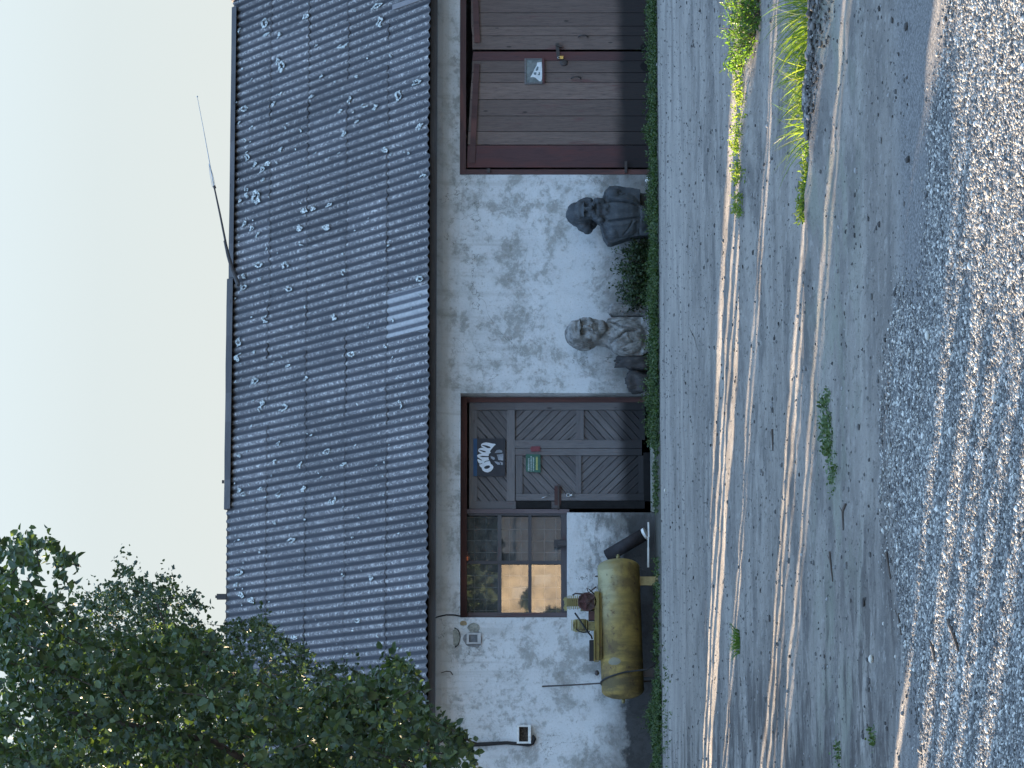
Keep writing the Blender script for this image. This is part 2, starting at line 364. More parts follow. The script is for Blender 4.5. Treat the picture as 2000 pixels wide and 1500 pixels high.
# ------------------------------------------------------------------ setting: ground
def hgt(x, y):
    n = noise.noise(Vector((x*.12, y*.55, 1.3)))*.020 + noise.noise(Vector((x*.5, y*1.3, 4.)))*.010 + noise.noise(Vector((x*2.1, y*2.3, 9.)))*.008
    n += noise.noise(Vector((x*4.7, y*4.7, 2.)))*.0105
    if y > -34: n *= min(1, max(.15, (-.6-y)/3.))
    # low banks carrying the grass strips at the right
    for (cy, k, hh, wd) in BANKS:
        yc = cy+k*(x+1.); fx = 1/(1+math.exp(-(x+2.6)/.35)) if cy > -20 else 1/(1+math.exp(-(x+3.0)/.3))
        n += hh*fx*math.exp(-((y-yc)/wd)**2)*(1+.35*noise.noise(Vector((x*3, y*3, 7.))))
    return n
gA = G(1470, 0); gB = G(1462, 400); kA = (gA[1]-gB[1])/(gA[0]-gB[0])
gC = G(1618, 0); gD = G(1600, 330); kC = (gC[1]-gD[1])/(gC[0]-gD[0])
BANKS = [(gA[1]+kA*(-1-gA[0]), kA, .07, .45), (gC[1]+kC*(-1-gC[0]), kC, .085, .40)]
def ground():
    xs = list(-np.geomspace(16, 420, 9)[::-1])+list(np.arange(-14.5, 9.5, .11))+list(np.geomspace(10.5, 420, 9))
    ys = list(-np.geomspace(37.5, 420, 9)[::-1])+list(np.arange(-36., .6, .10))+list(np.geomspace(1.4, 420, 9))
    nx, ny = len(xs), len(ys)
    V = np.zeros((ny, nx, 3))
    for j, y in enumerate(ys):
        near = -37 < y < .6
        for i, x in enumerate(xs): V[j, i] = (x, y, hgt(x, y) if near and -15 < x < 9.6 else 0.)
    V = V.reshape(-1, 3); idx = np.arange(nx*ny).reshape(ny, nx)
    Fq = np.stack([idx[:-1, :-1], idx[:-1, 1:], idx[1:, 1:], idx[1:, :-1]], -1).reshape(-1, 4)
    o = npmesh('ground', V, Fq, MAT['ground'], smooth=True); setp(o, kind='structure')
ground()

def stones(name, pts, sizes, mat, flat=.65):
    t = (1+5**.5)/2
    iv = np.array([(-1,t,0),(1,t,0),(-1,-t,0),(1,-t,0),(0,-1,t),(0,1,t),(0,-1,-t),(0,1,-t),(t,0,-1),(t,0,1),(-t,0,-1),(-t,0,1)])/np.linalg.norm((1,t))
    fi = np.array([(0,11,5),(0,5,1),(0,1,7),(0,7,10),(0,10,11),(1,5,9),(5,11,4),(11,10,2),(10,7,6),(7,1,8),(3,9,4),(3,4,2),(3,2,6),(3,6,8),(3,8,9),(4,9,5),(2,4,11),(6,2,10),(8,6,7),(9,8,1)])
    n = len(pts); V = np.repeat(iv[None], n, 0)*(1+RNG.uniform(-.28, .28, (n, 12, 1)))
    V *= RNG.uniform(.7, 1.25, (n, 1, 3))*np.array([1, 1, flat]); V *= np.array(sizes)[:, None, None]/2
    a = RNG.uniform(0, 6.28, n); tl = RNG.uniform(-.5, .5, n)
    c, s_ = np.cos(tl)[:, None], np.sin(tl)[:, None]; y = V[..., 1]*c-V[..., 2]*s_; z = V[..., 1]*s_+V[..., 2]*c; V[..., 1] = y; V[..., 2] = z
    c, s_ = np.cos(a)[:, None], np.sin(a)[:, None]; x = V[..., 0]*c-V[..., 1]*s_; y = V[..., 0]*s_+V[..., 1]*c; V[..., 0] = x; V[..., 1] = y
    V += np.asarray(pts)[:, None, :]
    Fs = (fi[None]+np.arange(n)[:, None, None]*12).reshape(-1, 3)
    o = npmesh(name, V.reshape(-1, 3), Fs, mat); return o
def project(P):
    d = np.asarray(P)-CAM; t = d@DV; return 1000-F*(d@UP)/t, 750-F*(d@RV)/t
GB_Y = [-500, 0, 300, 500, 700, 900, 1100, 1300, 1500, 2200]; GB_X = [1868, 1858, 1836, 1798, 1756, 1742, 1750, 1790, 1825, 1880]
def gravel():
    P = []; S = []
    n = 135000
    x = RNG.uniform(-7.6, -1.0, n*3); y = RNG.uniform(-32.8, -26.9, n*3)
    X, Y = project(np.stack([x, y, np.zeros_like(x)], 1))
    lim = np.interp(Y, GB_Y, GB_X)+np.array([noise.noise(Vector((a*1.1, b*1.1, 0)))*34 for a, b in zip(x, y)])
    keep = (X > lim+RNG.normal(0, 14, n*3)) & (Y > -220) & (Y < 1720) & (X < 2090)
    x, y = x[keep][:n], y[keep][:n]
    z = np.array([hgt(a, b) for a, b in zip(x, y)])
    s = RNG.gamma(2.8, .0026, len(x))+.004; s = np.clip(s, .0055, .036)
    return setp(stones('gravel', np.stack([x, y, z+s*.12], 1), s, MAT['gravel'], .66), kind='stuff')
gravel()
def crumbs():
    n = 15000; x = RNG.uniform(-8.5, 6, n); y = -28.5+27*RNG.random(n)**1.25
    s = np.clip(RNG.gamma(1.2, .007, n)+.005, .005, .045)
    z = np.array([hgt(a, b) for a, b in zip(x, y)])
    P = [np.stack([x, y, z+s*.1], 1)]; S = [s]
    # broken asphalt along the right-hand bank
    m = 5200; Yp = RNG.uniform(-120, 270, m); Xp = 1611-Yp*.035+RNG.normal(0, 6.5, m)*np.interp(Yp, [0, 270], [1.25, .3])
    q = np.array([G(a, b) for a, b in zip(Xp, Yp)]); q[:, 2] = [hgt(a, b) for a, b in q[:, :2]]
    P.append(q+np.array([0, 0, .012])); S.append(np.clip(RNG.gamma(1.8, .008, m)+.005, .006, .055))
    return setp(stones('rubble', np.concatenate(P), np.concatenate(S), MAT['rubble'], .6), kind='stuff')
crumbs()

# ------------------------------------------------------------------ the workshop building
XL = -12.55; XR = 9.2; YB = 7.6
bld = thing('workshop_building', 'long low whitewashed workshop with flaking walls under a grey corrugated sheet roof', 'building')
RY = 3.8; EY = -.40; EZ = wz(836, 750, -.4); RZ = 5.84
SL = math.hypot(RY-EY, RZ-EZ); SD = np.array([0, (RY-EY)/SL, (RZ-EZ)/SL]); SN = np.array([0, -SD[2], SD[1]])
PITCH = .1153
REC = .30
g_l, g_r, g_t = wx(341), wx(-138), wz(897)
e_l, e_m, e_r, e_t, w_b = wx(1206), wx(1001), wx(767.5), wz(899.5), wz(1107)
OPEN = [(g_l, g_r, -1, g_t), (e_m, e_r, -1, e_t), (e_l, e_m, w_b, e_t)]
def wall():
    xs = set([XL, XR, g_l, g_r, e_l, e_m, e_r]); zs = set([-.15, g_t, e_t, w_b, 2.52])
    def refine(vals, step):
        v = sorted(vals); o = []
        for a, b in zip(v[:-1], v[1:]):
            k = max(1, int(math.ceil((b-a)/step))); o += [a+(b-a)*i/k for i in range(k)]
        return o+[v[-1]]
    xs = refine(xs, .14); zs = refine(zs, .14)
    prof = [(0., z) for z in zs]+[(-.012, 2.60), (-.035, 2.68), (-.075, 2.755), (-.135, 2.82), (-.21, 2.868), (-.30, 2.895)]
    mb = MB(); nx = len(xs); V = []
    def edge(x, z):
        for a, b, c, d in OPEN:
            if a-1e-6 <= x <= b+1e-6 and c-1e-6 <= z <= d+1e-6: return True
        return False
    for (py, pz) in prof:
        for x in xs:
            k = .002 if edge(x, pz) else .009
            V.append((x, py+noise.noise(Vector((x*1.3, pz*1.3, 0)))*k+noise.noise(Vector((x*5, pz*5, 3.)))*k*.35, pz))
    Fc = []; b = mb.add(V, [])
    inside = lambda x, z: any(a < x < b_ and c < z < d for a, b_, c, d in OPEN)
    keep = {}
    for j in range(len(prof)-1):
        for i in range(nx-1):
            cx = (xs[i]+xs[i+1])/2; cz = (prof[j][1]+prof[j+1][1])/2; keep[j, i] = not inside(cx, cz)
            if keep[j, i]: mb.f.append((j*nx+i, j*nx+i+1, (j+1)*nx+i+1, (j+1)*nx+i)); mb.m.append(0)
    D = .36
    for (j, i), k in keep.items():
        if not k: continue
        def rev(p, q):
            a, c = mb.v[p], mb.v[q]; mb.add([a, c, (c[0], D, c[2]), (a[0], D, a[2])], [(0, 1, 2, 3)])
        if keep.get((j, i+1)) is False: rev((j+1)*nx+i+1, j*nx+i+1)
        if keep.get((j, i-1)) is False: rev(j*nx+i, (j+1)*nx+i)
        if keep.get((j-1, i)) is False: rev(j*nx+i+1, j*nx+i)
        if keep.get((j+1, i)) is False: rev((j+1)*nx+i, (j+1)*nx+i+1)
    # gable ends, back wall, inner lining behind the front wall
    for x0, x1 in ((XL-.3, XL), (XR, XR+.3)):
        mb.add([(x0, 0, -.15), (x0, YB, -.15), (x0, YB, 2.9), (x0, RY, RZ-.12), (x0, -.05, 2.85), (x1, 0, -.15), (x1, YB, -.15), (x1, YB, 2.9), (x1, RY, RZ-.12), (x1, -.05, 2.85)],
               [(0, 4, 3, 2, 1), (5, 6, 7, 8, 9), (0, 5, 9, 4), (1, 2, 7, 6), (4, 9, 8, 3), (3, 8, 7, 2), (0, 1, 6, 5)], 1)
    mb.box(XL, XR, YB-.3, YB, -.15, 2.9, 1)
    for a, b_, c, d in [(XL, g_l, -.15, 2.85), (g_l, g_r, g_t, 2.85), (g_r, XR, -.15, 2.85), (e_r, e_r, 0, 0)]:
        pass
    segs = [(XL, e_l, -.15, 2.9), (e_l, e_m, -.15, w_b), (e_l, e_r, e_t, 2.9), (e_r, g_l, -.15, 2.9), (g_l, g_r, g_t, 2.9), (g_r, XR, -.15, 2.9)]
    for a, b_, c, d in segs: mb.add([(a, D, c), (b_, D, c), (b_, D, d), (a, D, d)], [(3, 2, 1, 0)], 1)
    mb.add([(XL, -.30, 2.895), (XR, -.30, 2.895), (XR, .5, 3.02), (XL, .5, 3.02)], [(0, 1, 2, 3)], 1)
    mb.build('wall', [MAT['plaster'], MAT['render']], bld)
wall()
def roofpt(x, s, lift=0.): 
    p = np.array([x, EY, EZ])+SD*s+SN*(lift+.016*math.cos(2*math.pi*x/PITCH)); return p
RIDGE_R = []
def roof():
    mb = MB(); V = []; Fq = []; Wd = []
    ncourse = 5; step = SL/ncourse; sw = PITCH*5; spw = 10
    patch = (wx(662, -.4), wx(578, -.4))
    k0 = int((XL-.25)/sw)-1; pshift = ((patch[0]+PITCH*.5) % sw)
    for c in range(ncourse):
        ofs = pshift if c == 0 else (pshift+[0, 2, 4, 1, 3][c]*PITCH)
        ofs = round(ofs/PITCH)*PITCH+PITCH*.5
        for k in range(k0, int(XR/sw)+2):
            x0 = k*sw+ofs; x1 = x0+sw*1.06
            x0, x1 = max(x0, XL-.3), min(x1, XR+.3)
            if x1-x0 < .05: continue
            xm = (x0+x1)/2; is_patch = c == 0 and abs(xm-sum(patch)/2) < sw*.45
            tone = 1.4 if is_patch else min(.72, max(.10, random.gauss(.40, .09)))
            js = random.gauss(0, .010) + (.0 if c else random.gauss(0, .004)); lf = random.uniform(0, .006); tilt = random.gauss(0, .003)
            n = max(2, int((x1-x0)/PITCH*spw)); ss = [c*step-.045+js, c*step+step*.5, (c+1)*step+.06 if c < 4 else SL+.02]
            if c == 0: ss[0] = -.02+js
            base = len(V)
            for r, s in enumerate(ss):
                lift = lf+(.009*(1-r/2.)) + noise.noise(Vector((xm*.7, s, 5.)))*.006
                for i in range(n+1):
                    x = x0+(x1-x0)*i/n; w = .004*(i == n)
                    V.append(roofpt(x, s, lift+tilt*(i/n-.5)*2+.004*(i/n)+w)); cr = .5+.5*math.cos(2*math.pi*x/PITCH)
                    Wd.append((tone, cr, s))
            for i in range(n+1):   # thick lower lip with its own upper edge, so that it shades crisply
                V.append(np.array(V[base+i])-SN*.0045); Wd.append((tone*.7, .3, 0))
            for i in range(n+1): V.append(V[base+i]); Wd.append((tone*.7, .3, 0))
            N = n+1
            for r in range(2):
                for i in range(n): Fq.append((base+r*N+i, base+r*N+i+1, base+(r+1)*N+i+1, base+(r+1)*N+i))
            for i in range(n): Fq.append((base+3*N+i, base+3*N+i+1, base+4*N+i+1, base+4*N+i))
    nmain = len(Fq); mi = [0]*nmain
    # lichen rings and blobs, lying on the sheets
    def lichen(X, Y, r, ring=True):
        y = 0.; s = 0
        q = ray(X, Y); den = q@SN; P0 = np.array([0, EY, EZ]); t = ((P0-CAM)@SN)/den; p = CAM+q*t
        s0 = (p-P0)@SD; x0 = p[0]; n = 14; ph = random.random()*50; R = r/150.
        seg = random.choice([14, 14, 10, 9]) if ring else 14; st = random.randrange(14)
        el = random.uniform(.7, 1.3); b = len(V)
        for i in range(n):
            a = 2*math.pi*(i+st)/n; w = 1+.42*noise.noise(Vector((math.cos(a)*1.7+ph, math.sin(a)*1.7, 0)))+random.uniform(-.1, .1)
            wi = w*(random.uniform(.30, .58) if ring else .02)
            for rr in (w, wi):
                x = x0+R*rr*math.cos(a)*el; s = s0+R*1.65*rr*math.sin(a)/el
                V.append(roofpt(x, s, .034)); Wd.append((.4, 1, 0))
        for i in range(n if seg == 14 else seg):
            j = (i+1) % n; Fq.append((b+2*i, b+2*j, b+2*j+1, b+2*i+1)); mi.append(1)
    LI = [(520,45,9,1),(600,33,8,0),(738,13,8,1),(745,43,8,1),(523,68,7,0),(548,70,6,0),(675,88,9,1),(553,130,9,1),(545,120,6,1),(630,150,5,0),(611,189,6,0),(550,183,5,1),(481,212,7,1),(538,203,6,0),(686,196,7,0),(717,206,6,1),(736,210,7,0),(668,218,6,0),(782,188,8,1),(816,162,7,1),(699,238,5,0),(674,262,7,0),(823,247,8,0),(756,293,7,0),(481,275,5,1),(552,292,6,0),(486,308,6,1),(501,322,6,0),(527,320,7,0),(515,332,6,1),(518,351,6,0),(828,345,6,1),(483,372,5,1),(485,382,6,0),(503,386,11,1),(471,393,5,0),(597,412,7,0),(614,408,6,0),(645,401,7,0),(480,438,7,0),(494,447,5,1),(506,460,6,1),(588,446,8,0),(641,445,8,0),(592,476,5,1),(508,518,7,1),(560,520,8,1),(512,545,5,0),(480,540,6,0),(568,565,6,1),(675,532,6,1),(478,562,7,1),(823,545,6,1),(523,624,8,1),(656,620,7,0),(469,668,7,1),(466,700,8,0),(501,688,5,0),(564,715,6,0),(690,692,7,1),(501,745,8,1),(600,740,6,0),(515,788,7,0),(557,797,8,1),(512,800,6,1),(784,790,6,1),(642,882,7,1),(547,866,5,0),(590,908,6,0),(674,907,6,0),(470,890,5,0),(470,958,6,0),(549,965,7,1),(596,955,7,0),(652,976,9,1),(480,965,5,1),(513,955,6,0),(570,1057,8,1),(468,1118,9,1),(466,1142,6,0),(475,1162,7,0),(495,1172,8,0),(727,1130,6,0),(702,1213,5,1),(470,1218,7,1),(578,1245,7,0),(575,1060,3,0),(541,1022,3,0),(481,1060,3,0),(620,300,3,0),(640,120,3,0),(660,160,3,0),(590,255,4,0),(700,150,4,0),(560,250,3,0),(470,240,4,0),(495,250,4,1),(470,60,5,1),(620,90,4,0),(766,110,3,0),(800,300,3,0),(760,480,3,0),(600,600,3,0),(720,640,3,0),(540,900,4,0),(610,850,3,0),(690,1050,3,0),(470,1290,8,0),(560,1330,7,1),(530,1390,7,0)]
    for X, Y, r, k in LI: lichen(X, Y, r*(1.08 if k else .85), bool(k))
    for _ in range(150):
        lichen(460+370*random.random()**1.6, random.uniform(-150, 1500), random.uniform(1.2, 2.8), False)
    for _ in range(26): lichen(460+370*random.random(), random.uniform(-700, -30), random.uniform(4, 8), random.random() < .6)
    # rear slope and dark sarking under the sheets
    b = len(V); yb = YB+.4; zb = EZ-.02
    for q in [(XL-.3, RY, RZ), (XR+.3, RY, RZ), (XR+.3, yb, zb), (XL-.3, yb, zb)]: V.append(np.array(q)); Wd.append((.4, .5, 0))
    Fq.append((b, b+1, b+2, b+3)); mi.append(0)
    b = len(V)
    for q in [(XL-.28, EY+.10, EZ+.02), (XR+.28, EY+.10, EZ+.02), (XR+.28, RY, RZ-.055), (XL-.28, RY, RZ-.055)]: V.append(np.array(q)); Wd.append((.3, .3, 0))
    Fq.append((b, b+1, b+2, b+3)); mi.append(2)
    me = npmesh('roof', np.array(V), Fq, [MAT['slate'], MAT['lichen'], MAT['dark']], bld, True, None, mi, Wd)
    # ridge boards
    def cap(Ya, Yb, Xtop, Xbot, nm='ridge_cap'):
        m = MB(); xa, xb = wx(Ya, RY), wx(Yb, RY); xs = np.linspace(xa, xb, 9)
        for i in range(8):
            zt = [wz(Xtop+.7*noise.noise(Vector((x*1.7, 0, 0))), 750, RY-.05) for x in xs[i:i+2]]; zb_ = wz(Xbot, 750, RY-.12)
            a, c = xs[i], xs[i+1]
            pr = [(RY-.17, zb_-.01), (RY-.10, zb_+.03), (RY, 1e9), (RY+.10, zb_+.03), (RY+.17, zb_-.01)]
            vs = []
            for x, z in ((a, zt[0]), (c, zt[1])):
                for (y_, z_) in [(RY-.16, zb_), (RY-.05, z), (RY+.05, z), (RY+.16, zb_)]: vs.append((x, y_, z_))
            fs = [(0, 4, 5, 1), (1, 5, 6, 2), (2, 6, 7, 3)]
            if i == 0: fs.append((0, 1, 2, 3))
            if i == 7: fs.append((7, 6, 5, 4))
            m.add(vs, fs, 0, [(v[2], v[0], 1.) for v in vs])
        return m.build(nm, MAT['greyplain'] if 0 else MAT['iron_d'], me)
    MAT['iron_d'] = m_wood('grey_ridge_board', (.10, .095, .095), (.07, .066, .068), (.04, .038, .04))
    cap(-300, 3, 443, 452); cap(16, 545, 443.5, 453); cap(546, 995, 440.3, 452.5)
    m = MB(); z0 = wz(447, 750, RY)
    m.box(wx(1700, RY), wx(994, RY), RY-.02, RY+.02, z0-.16, z0, 0)
    m.box(wx(1171, RY), wx(1160, RY), RY-.03, RY+.03, z0, wz(429, 750, RY)); m.box(wx(1168, RY), wx(1163, RY), RY-.02, RY+.02, wz(429, 750, RY), wz(426, 750, RY))
    m.box(wx(944, RY), wx(938, RY), RY-.02, RY+.02, wz(440, 750, RY), wz(436, 750, RY))
    m.build('ridge_board', MAT['iron_d'], me)
    m = MB(); z1 = EZ-.075
    m.box(XL-.2, XR+.2, EY+.085, EY+.11, z1-.03, z1+.06, 0)
    m.build('eave_board', MAT['iron_d'], me)
roof()

# ---- garage door: two board leaves
def clip(poly, x0, x1, z0, z1):
    for ax, val, sg in ((0, x0, 1), (0, x1, -1), (1, z0, 1), (1, z1, -1)):
        out = []
        for i in range(len(poly)):
            a, b = poly[i-1], poly[i]; da, db = (a[ax]-val)*sg, (b[ax]-val)*sg
            if (da >= 0) != (db >= 0):
                t = da/(da-db); out.append((a[0]+(b[0]-a[0])*t, a[1]+(b[1]-a[1])*t))
            if db >= 0: out.append(b)
        poly = out
        if len(poly) < 3: return None
    return poly
def garage():
    z0 = .01; yf = .035
    fr = MB()
    fr.box(g_l, g_r, -.012, .10, wz(909), g_t-.002, 0, 'x'); fr.box(g_l+.002, wx(331), -.006, .10, -.02, wz(909), 0, 'z'); fr.box(wx(-128), g_r-.002, -.006, .10, -.02, wz(909), 0, 'z')
    fr.build('door_frame', MAT['frame'], bld)
    def leaf(name, bounds, tops, lean, red, label=None):
        m = MB()
        for i, (ya, yb) in enumerate(bounds):
            ta, tb = tops(ya), tops(yb); xa, xb = wx(ya, yf), wx(yb, yf)   # ya lower in the picture (left)
            sk = lean*((ya+yb)/2); g = .0035; lf = random.uniform(0, .006)
            bot = z0+random.uniform(0, .03)
            mi = 1 if i in red else 0
            m.prism([(xa+g+lean, bot), (xb-g+lean, bot), (xb-g, tb+random.uniform(-.006, .006)), (xa+g, ta+random.uniform(-.006, .006))], yf-lf-(.014 if mi else 0), yf+.03, mi)
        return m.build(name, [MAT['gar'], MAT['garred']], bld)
    # left leaf (picture bottom): tops tilt down towards the middle
    tl = lambda Y: wz(np.interp(Y, [103, 325], [922.5, 910]))
    bl = [(328, 284), (283, 257), (257, 226.5), (226.5, 194), (194, 161), (161, 142), (142, 118), (119, 101)]
    L = leaf('garage_door', bl, tl, -.0, (0, 7)); setp(L, label='left board leaf of the garage door with a red edge board')
    tr = lambda Y: wz(np.interp(Y, [-130, 0, 97], [912, 918, 922]))
    br = [(97, 70), (70, 51), (51, 25), (25, -1), (-1, -28), (-28, -58), (-58, -90), (-90, -126)]
    R = leaf('garage_door', br, tr, .0, (7,))
    # rails, straps, notches, pulls and locks
    def rail(par, pts):
        m = MB()
        for (Xa, Ya), (Xb, Yb) in pts:
            a = W(Xa, Ya, yf-.018); b = W(Xb, Yb, yf-.018); m.beam(a, b, .022, .075, 0, (0, 0, 1))
        m.build('batten', MAT['frame'], par)
    rail(L, [((931, 125), (922, 318))]); rail(R, [((924, -120), (932, 83))])
    def pull(par, X, Y):
        m = MB(); c = W(X, Y, yf); pts = []
        for a in np.linspace(0, math.pi, 9): pts.append((c[0]+.018*math.sin(a), yf-.012-.04*math.sin(a), c[2]+.062*math.cos(a)))
        m.tube(pts, .009, 6); m.build('handle', MAT['iron'], par, True)
    pull(L, 1125, 154); pull(R, 1139, 73)
    m = MB(); a = W(1088, 85, yf-.025); b = W(1091, 116, yf-.028); m.beam(a, b, .012, .045); m.beam(W(1086, 88, yf-.03), W(1098, 92, yf-.03), .05, .02); m.build('hasp', MAT['iron'], L)
    m = MB(); c = W(1101, 122, yf); m.ell((c[0], yf-.012, c[2]), (.05, .012, .055), 10, 6); m.build('lock_plate', MAT['iron'], L, True)
    for (X, Y) in ((1262, 130), (1262, 93)):
        m = MB(); c = W(X, Y, yf); pts = [(c[0]+.07*math.cos(t), c[2]-.02+.10*math.sin(t)) for t in np.linspace(0, math.pi, 9)]
        m.prism(pts, yf-.0225, yf-.01); m.build('gap', MAT['hole'], L if Y > 100 else R)
    m = MB(); c = W(950, 335, yf); m.box(wx(338), wx(330), -.03, -.012, wz(957), wz(951)); m.build('hinge', MAT['iron'], L); m = MB(); m.box(wx(338), wx(316), -.03, -.01, wz(1222), wz(1227)); m.build('hinge', MAT['iron'], L)
    # padlock is hung on the hasp: a thing of its own
    t = thing('padlock', 'small brass padlock hanging from the hasp of the red-brown garage door', 'padlock', W(1097, 113, yf-.04))
    m = MB(); c = W(1096, 112.5, yf-.05); m.box(c[0]-.02, c[0]+.02, c[1]-.012, c[1]+.012, c[2]-.028, c[2]+.018); m.build('lock_body', MAT['brass'], t)
    m = MB(); pts = [(c[0]+.014*math.cos(a), c[1], c[2]+.018+.03*math.sin(a)) for a in np.linspace(0, math.pi, 8)]; m.tube(pts, .004, 6); m.build('shackle', MAT['steel'], t, True)
garage()

# ---- entrance door with chevron panels, and the window beside it
def R2(X0, X1, Y0, Y1, y): return wx(Y1, y), wx(Y0, y), wz(X1, 750, y), wz(X0, 750, y)   # x0,x1,z0,z1
def zp(px, py): return 840+px/4.1667, 750+py/4.1667
def entrance():
    yd = REC
    def rect(m, px0, px1, py0, py1, yf, yb, mi, along):
        X0, Y0 = zp(px0, py0); X1, Y1 = zp(px1, py1); x0, x1, z0, z1 = R2(X0, X1, Y0, Y1, yd); m.box(x0, x1, yf, yb, z0, z1, mi, along)
    def chev(m, px0, px1, py0, py1, ang, wd, yf, yb, mi=0):
        X0, Y0 = zp(px0, py0); X1, Y1 = zp(px1, py1); x0, x1, z0, z1 = R2(X0, X1, Y0, Y1, yd)
        d = np.array([math.cos(ang), math.sin(ang)]); nn = np.array([-d[1], d[0]]); c = np.array([(x0+x1)/2, (z0+z1)/2]); k = int(3/wd)
        off = random.uniform(0, wd)
        for i in range(-k, k):
            w2 = wd*random.uniform(.435, .475)
            q = c+nn*(i*wd+off); P = [q-d*4-nn*w2, q+d*4-nn*w2, q+d*4+nn*w2, q-d*4+nn*w2]
            P = clip([tuple(p) for p in P], x0, x1, z0, z1)
            if P: l = random.uniform(0, .005); m.prism(P, yf-l, yb, mi, tuple(d))
    # frame round the opening
    m = MB()
    X0, Y0 = zp(250, 70); 
    x0, x1 = e_l, wx(776.5, yd); zt = wz(899.5, 750, yd)+.012
    m.box(e_l+.003, wx(776, yd)+.0, yd-.05, yd+.06, wz(912.5, 750, yd), zt, 0, 'x')
    m.box(wx(786.5, yd), wx(776.5, yd), yd-.045, yd+.06, .0, wz(912.5, 750, yd), 0, 'z')
    m.box(wx(776.5, yd), e_r-.002, yd-.02, yd+.05, .0, zt, 1, 'z')
    m.build('door_frame', [MAT['frame'], MAT['plaster']], bld)
    m = MB(); rect(m, 300, 1130, 1022, 1056, yd-.05, yd+.06, 0, 'z'); m.build('door_post', MAT['frame2'], bld)
    # top light panel
    d = MB(); rail = 1
    rect(d, 320, 352, 150, 1018, yd-.02, yd+.02, 1, 'x'); rect(d, 352, 385, 215, 955, yd-.02, yd+.02, 1, 'x'); rect(d, 352, 692, 150, 212, yd-.022, yd+.02, 1, 'z'); rect(d, 352, 698, 956, 1018, yd-.022, yd+.02, 1, 'z'); rect(d, 625, 690, 214, 954, yd-.028, yd+.02, 1, 'x')
    chev(d, 385, 625, 215, 955, rad(40), .085, yd, yd+.02)
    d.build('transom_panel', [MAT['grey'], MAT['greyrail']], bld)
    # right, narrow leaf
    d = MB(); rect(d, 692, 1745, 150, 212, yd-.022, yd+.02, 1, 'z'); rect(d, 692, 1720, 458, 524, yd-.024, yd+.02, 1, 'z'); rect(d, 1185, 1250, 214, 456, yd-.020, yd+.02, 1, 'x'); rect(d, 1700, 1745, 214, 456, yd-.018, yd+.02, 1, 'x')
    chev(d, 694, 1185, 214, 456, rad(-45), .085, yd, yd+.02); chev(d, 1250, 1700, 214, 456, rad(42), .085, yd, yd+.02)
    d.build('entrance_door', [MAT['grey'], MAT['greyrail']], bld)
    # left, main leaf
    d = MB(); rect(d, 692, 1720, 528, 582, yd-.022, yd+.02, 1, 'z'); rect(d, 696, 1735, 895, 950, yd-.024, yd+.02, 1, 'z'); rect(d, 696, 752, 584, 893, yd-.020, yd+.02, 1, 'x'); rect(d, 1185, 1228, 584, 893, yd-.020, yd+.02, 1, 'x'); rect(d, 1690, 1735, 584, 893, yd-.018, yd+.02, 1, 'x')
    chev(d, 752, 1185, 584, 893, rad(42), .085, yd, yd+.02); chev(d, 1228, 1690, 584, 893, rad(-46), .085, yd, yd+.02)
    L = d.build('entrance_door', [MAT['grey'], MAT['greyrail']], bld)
    m = MB(); rect(m, 1010, 1062, 830, 985, yd-.034, yd-.025, 0, 'z'); m.build('lock_plate', MAT['pulley'], L)
    m = MB(); c = W(*zp(1043, 900), yd-.045); m.box(wx(zp(0, 1030)[1], yd), wx(zp(0, 820)[1], yd), yd-.05, yd-.036, wz(zp(1050, 0)[0], 750, yd), wz(zp(1036, 0)[0], 750, yd)); m.build('latch_bar', MAT['iron'], L)
    m = MB(); m.tube([W(*zp(905, 930), yd-.05), W(*zp(970, 905), yd-.05)], .006, 6); m.build('handle', MAT['steel'], L, True)
    m = MB(); rect(m, 700, 985, 955, 1015, yd-.03, yd+.02, 0, 'z'); rect(m, 1055, 1740, 955, 1015, yd-.03, yd+.02, 0, 'z'); rect(m, 985, 1055, 955, 1015, yd-.026, yd+.02, 1, 'z'); m.build('door_jamb_board', [MAT['dark'], MAT['grey']], bld)
    m = MB(); X0, Y0 = zp(1735, 560); X1, Y1 = zp(1795, 955); a = W(X0, Y0, yd); m.box(wx(Y1, yd), wx(Y0, yd), yd-.02, yd+.06, .0, a[2], 0); m.build('sill_gap', MAT['hole'], bld)
    m = MB(); m.box(wx(1000), e_r-.01, -.03, yd-.06, -.06, .045, 0); m.build('doorstep', MAT['cement'], bld)
    # window
    win = MB()
    rect(win, 314, 1062, 1056, 1072, yd-.03, yd+.05, 0, 'z'); rect(win, 310, 1112, 1862, 1902, yd-.045, yd+.05, 1, 'z')      # 1080+470/4.1667 -> py=330*4.1667+...
    rect(win, 1062, 1112, 1056, 1860, yd-.04, yd+.05, 0, 'x'); rect(win, 314, 1062, 1440, 1468, yd-.035, yd+.04, 0, 'z')
    rect(win, 552, 582, 1072, 1862, yd-.028, yd+.03, 0, 'x'); rect(win, 798, 824, 1072, 1862, yd-.028, yd+.03, 0, 'x')
    wn = win.build('window', [MAT['grey_w'], MAT['frame2']], bld)
    gl = MB(); cols = ((1072, 1440), (1468, 1862)); rows = ((300, 552), (582, 798), (824, 1062))
    tilt = {(0, 0): (2.95, .12), (0, 1): (3.4, -.2), (0, 2): (3.5, -.3), (1, 0): (-5.6, .2), (1, 1): (-.10, .10), (1, 2): (.10, .32)}
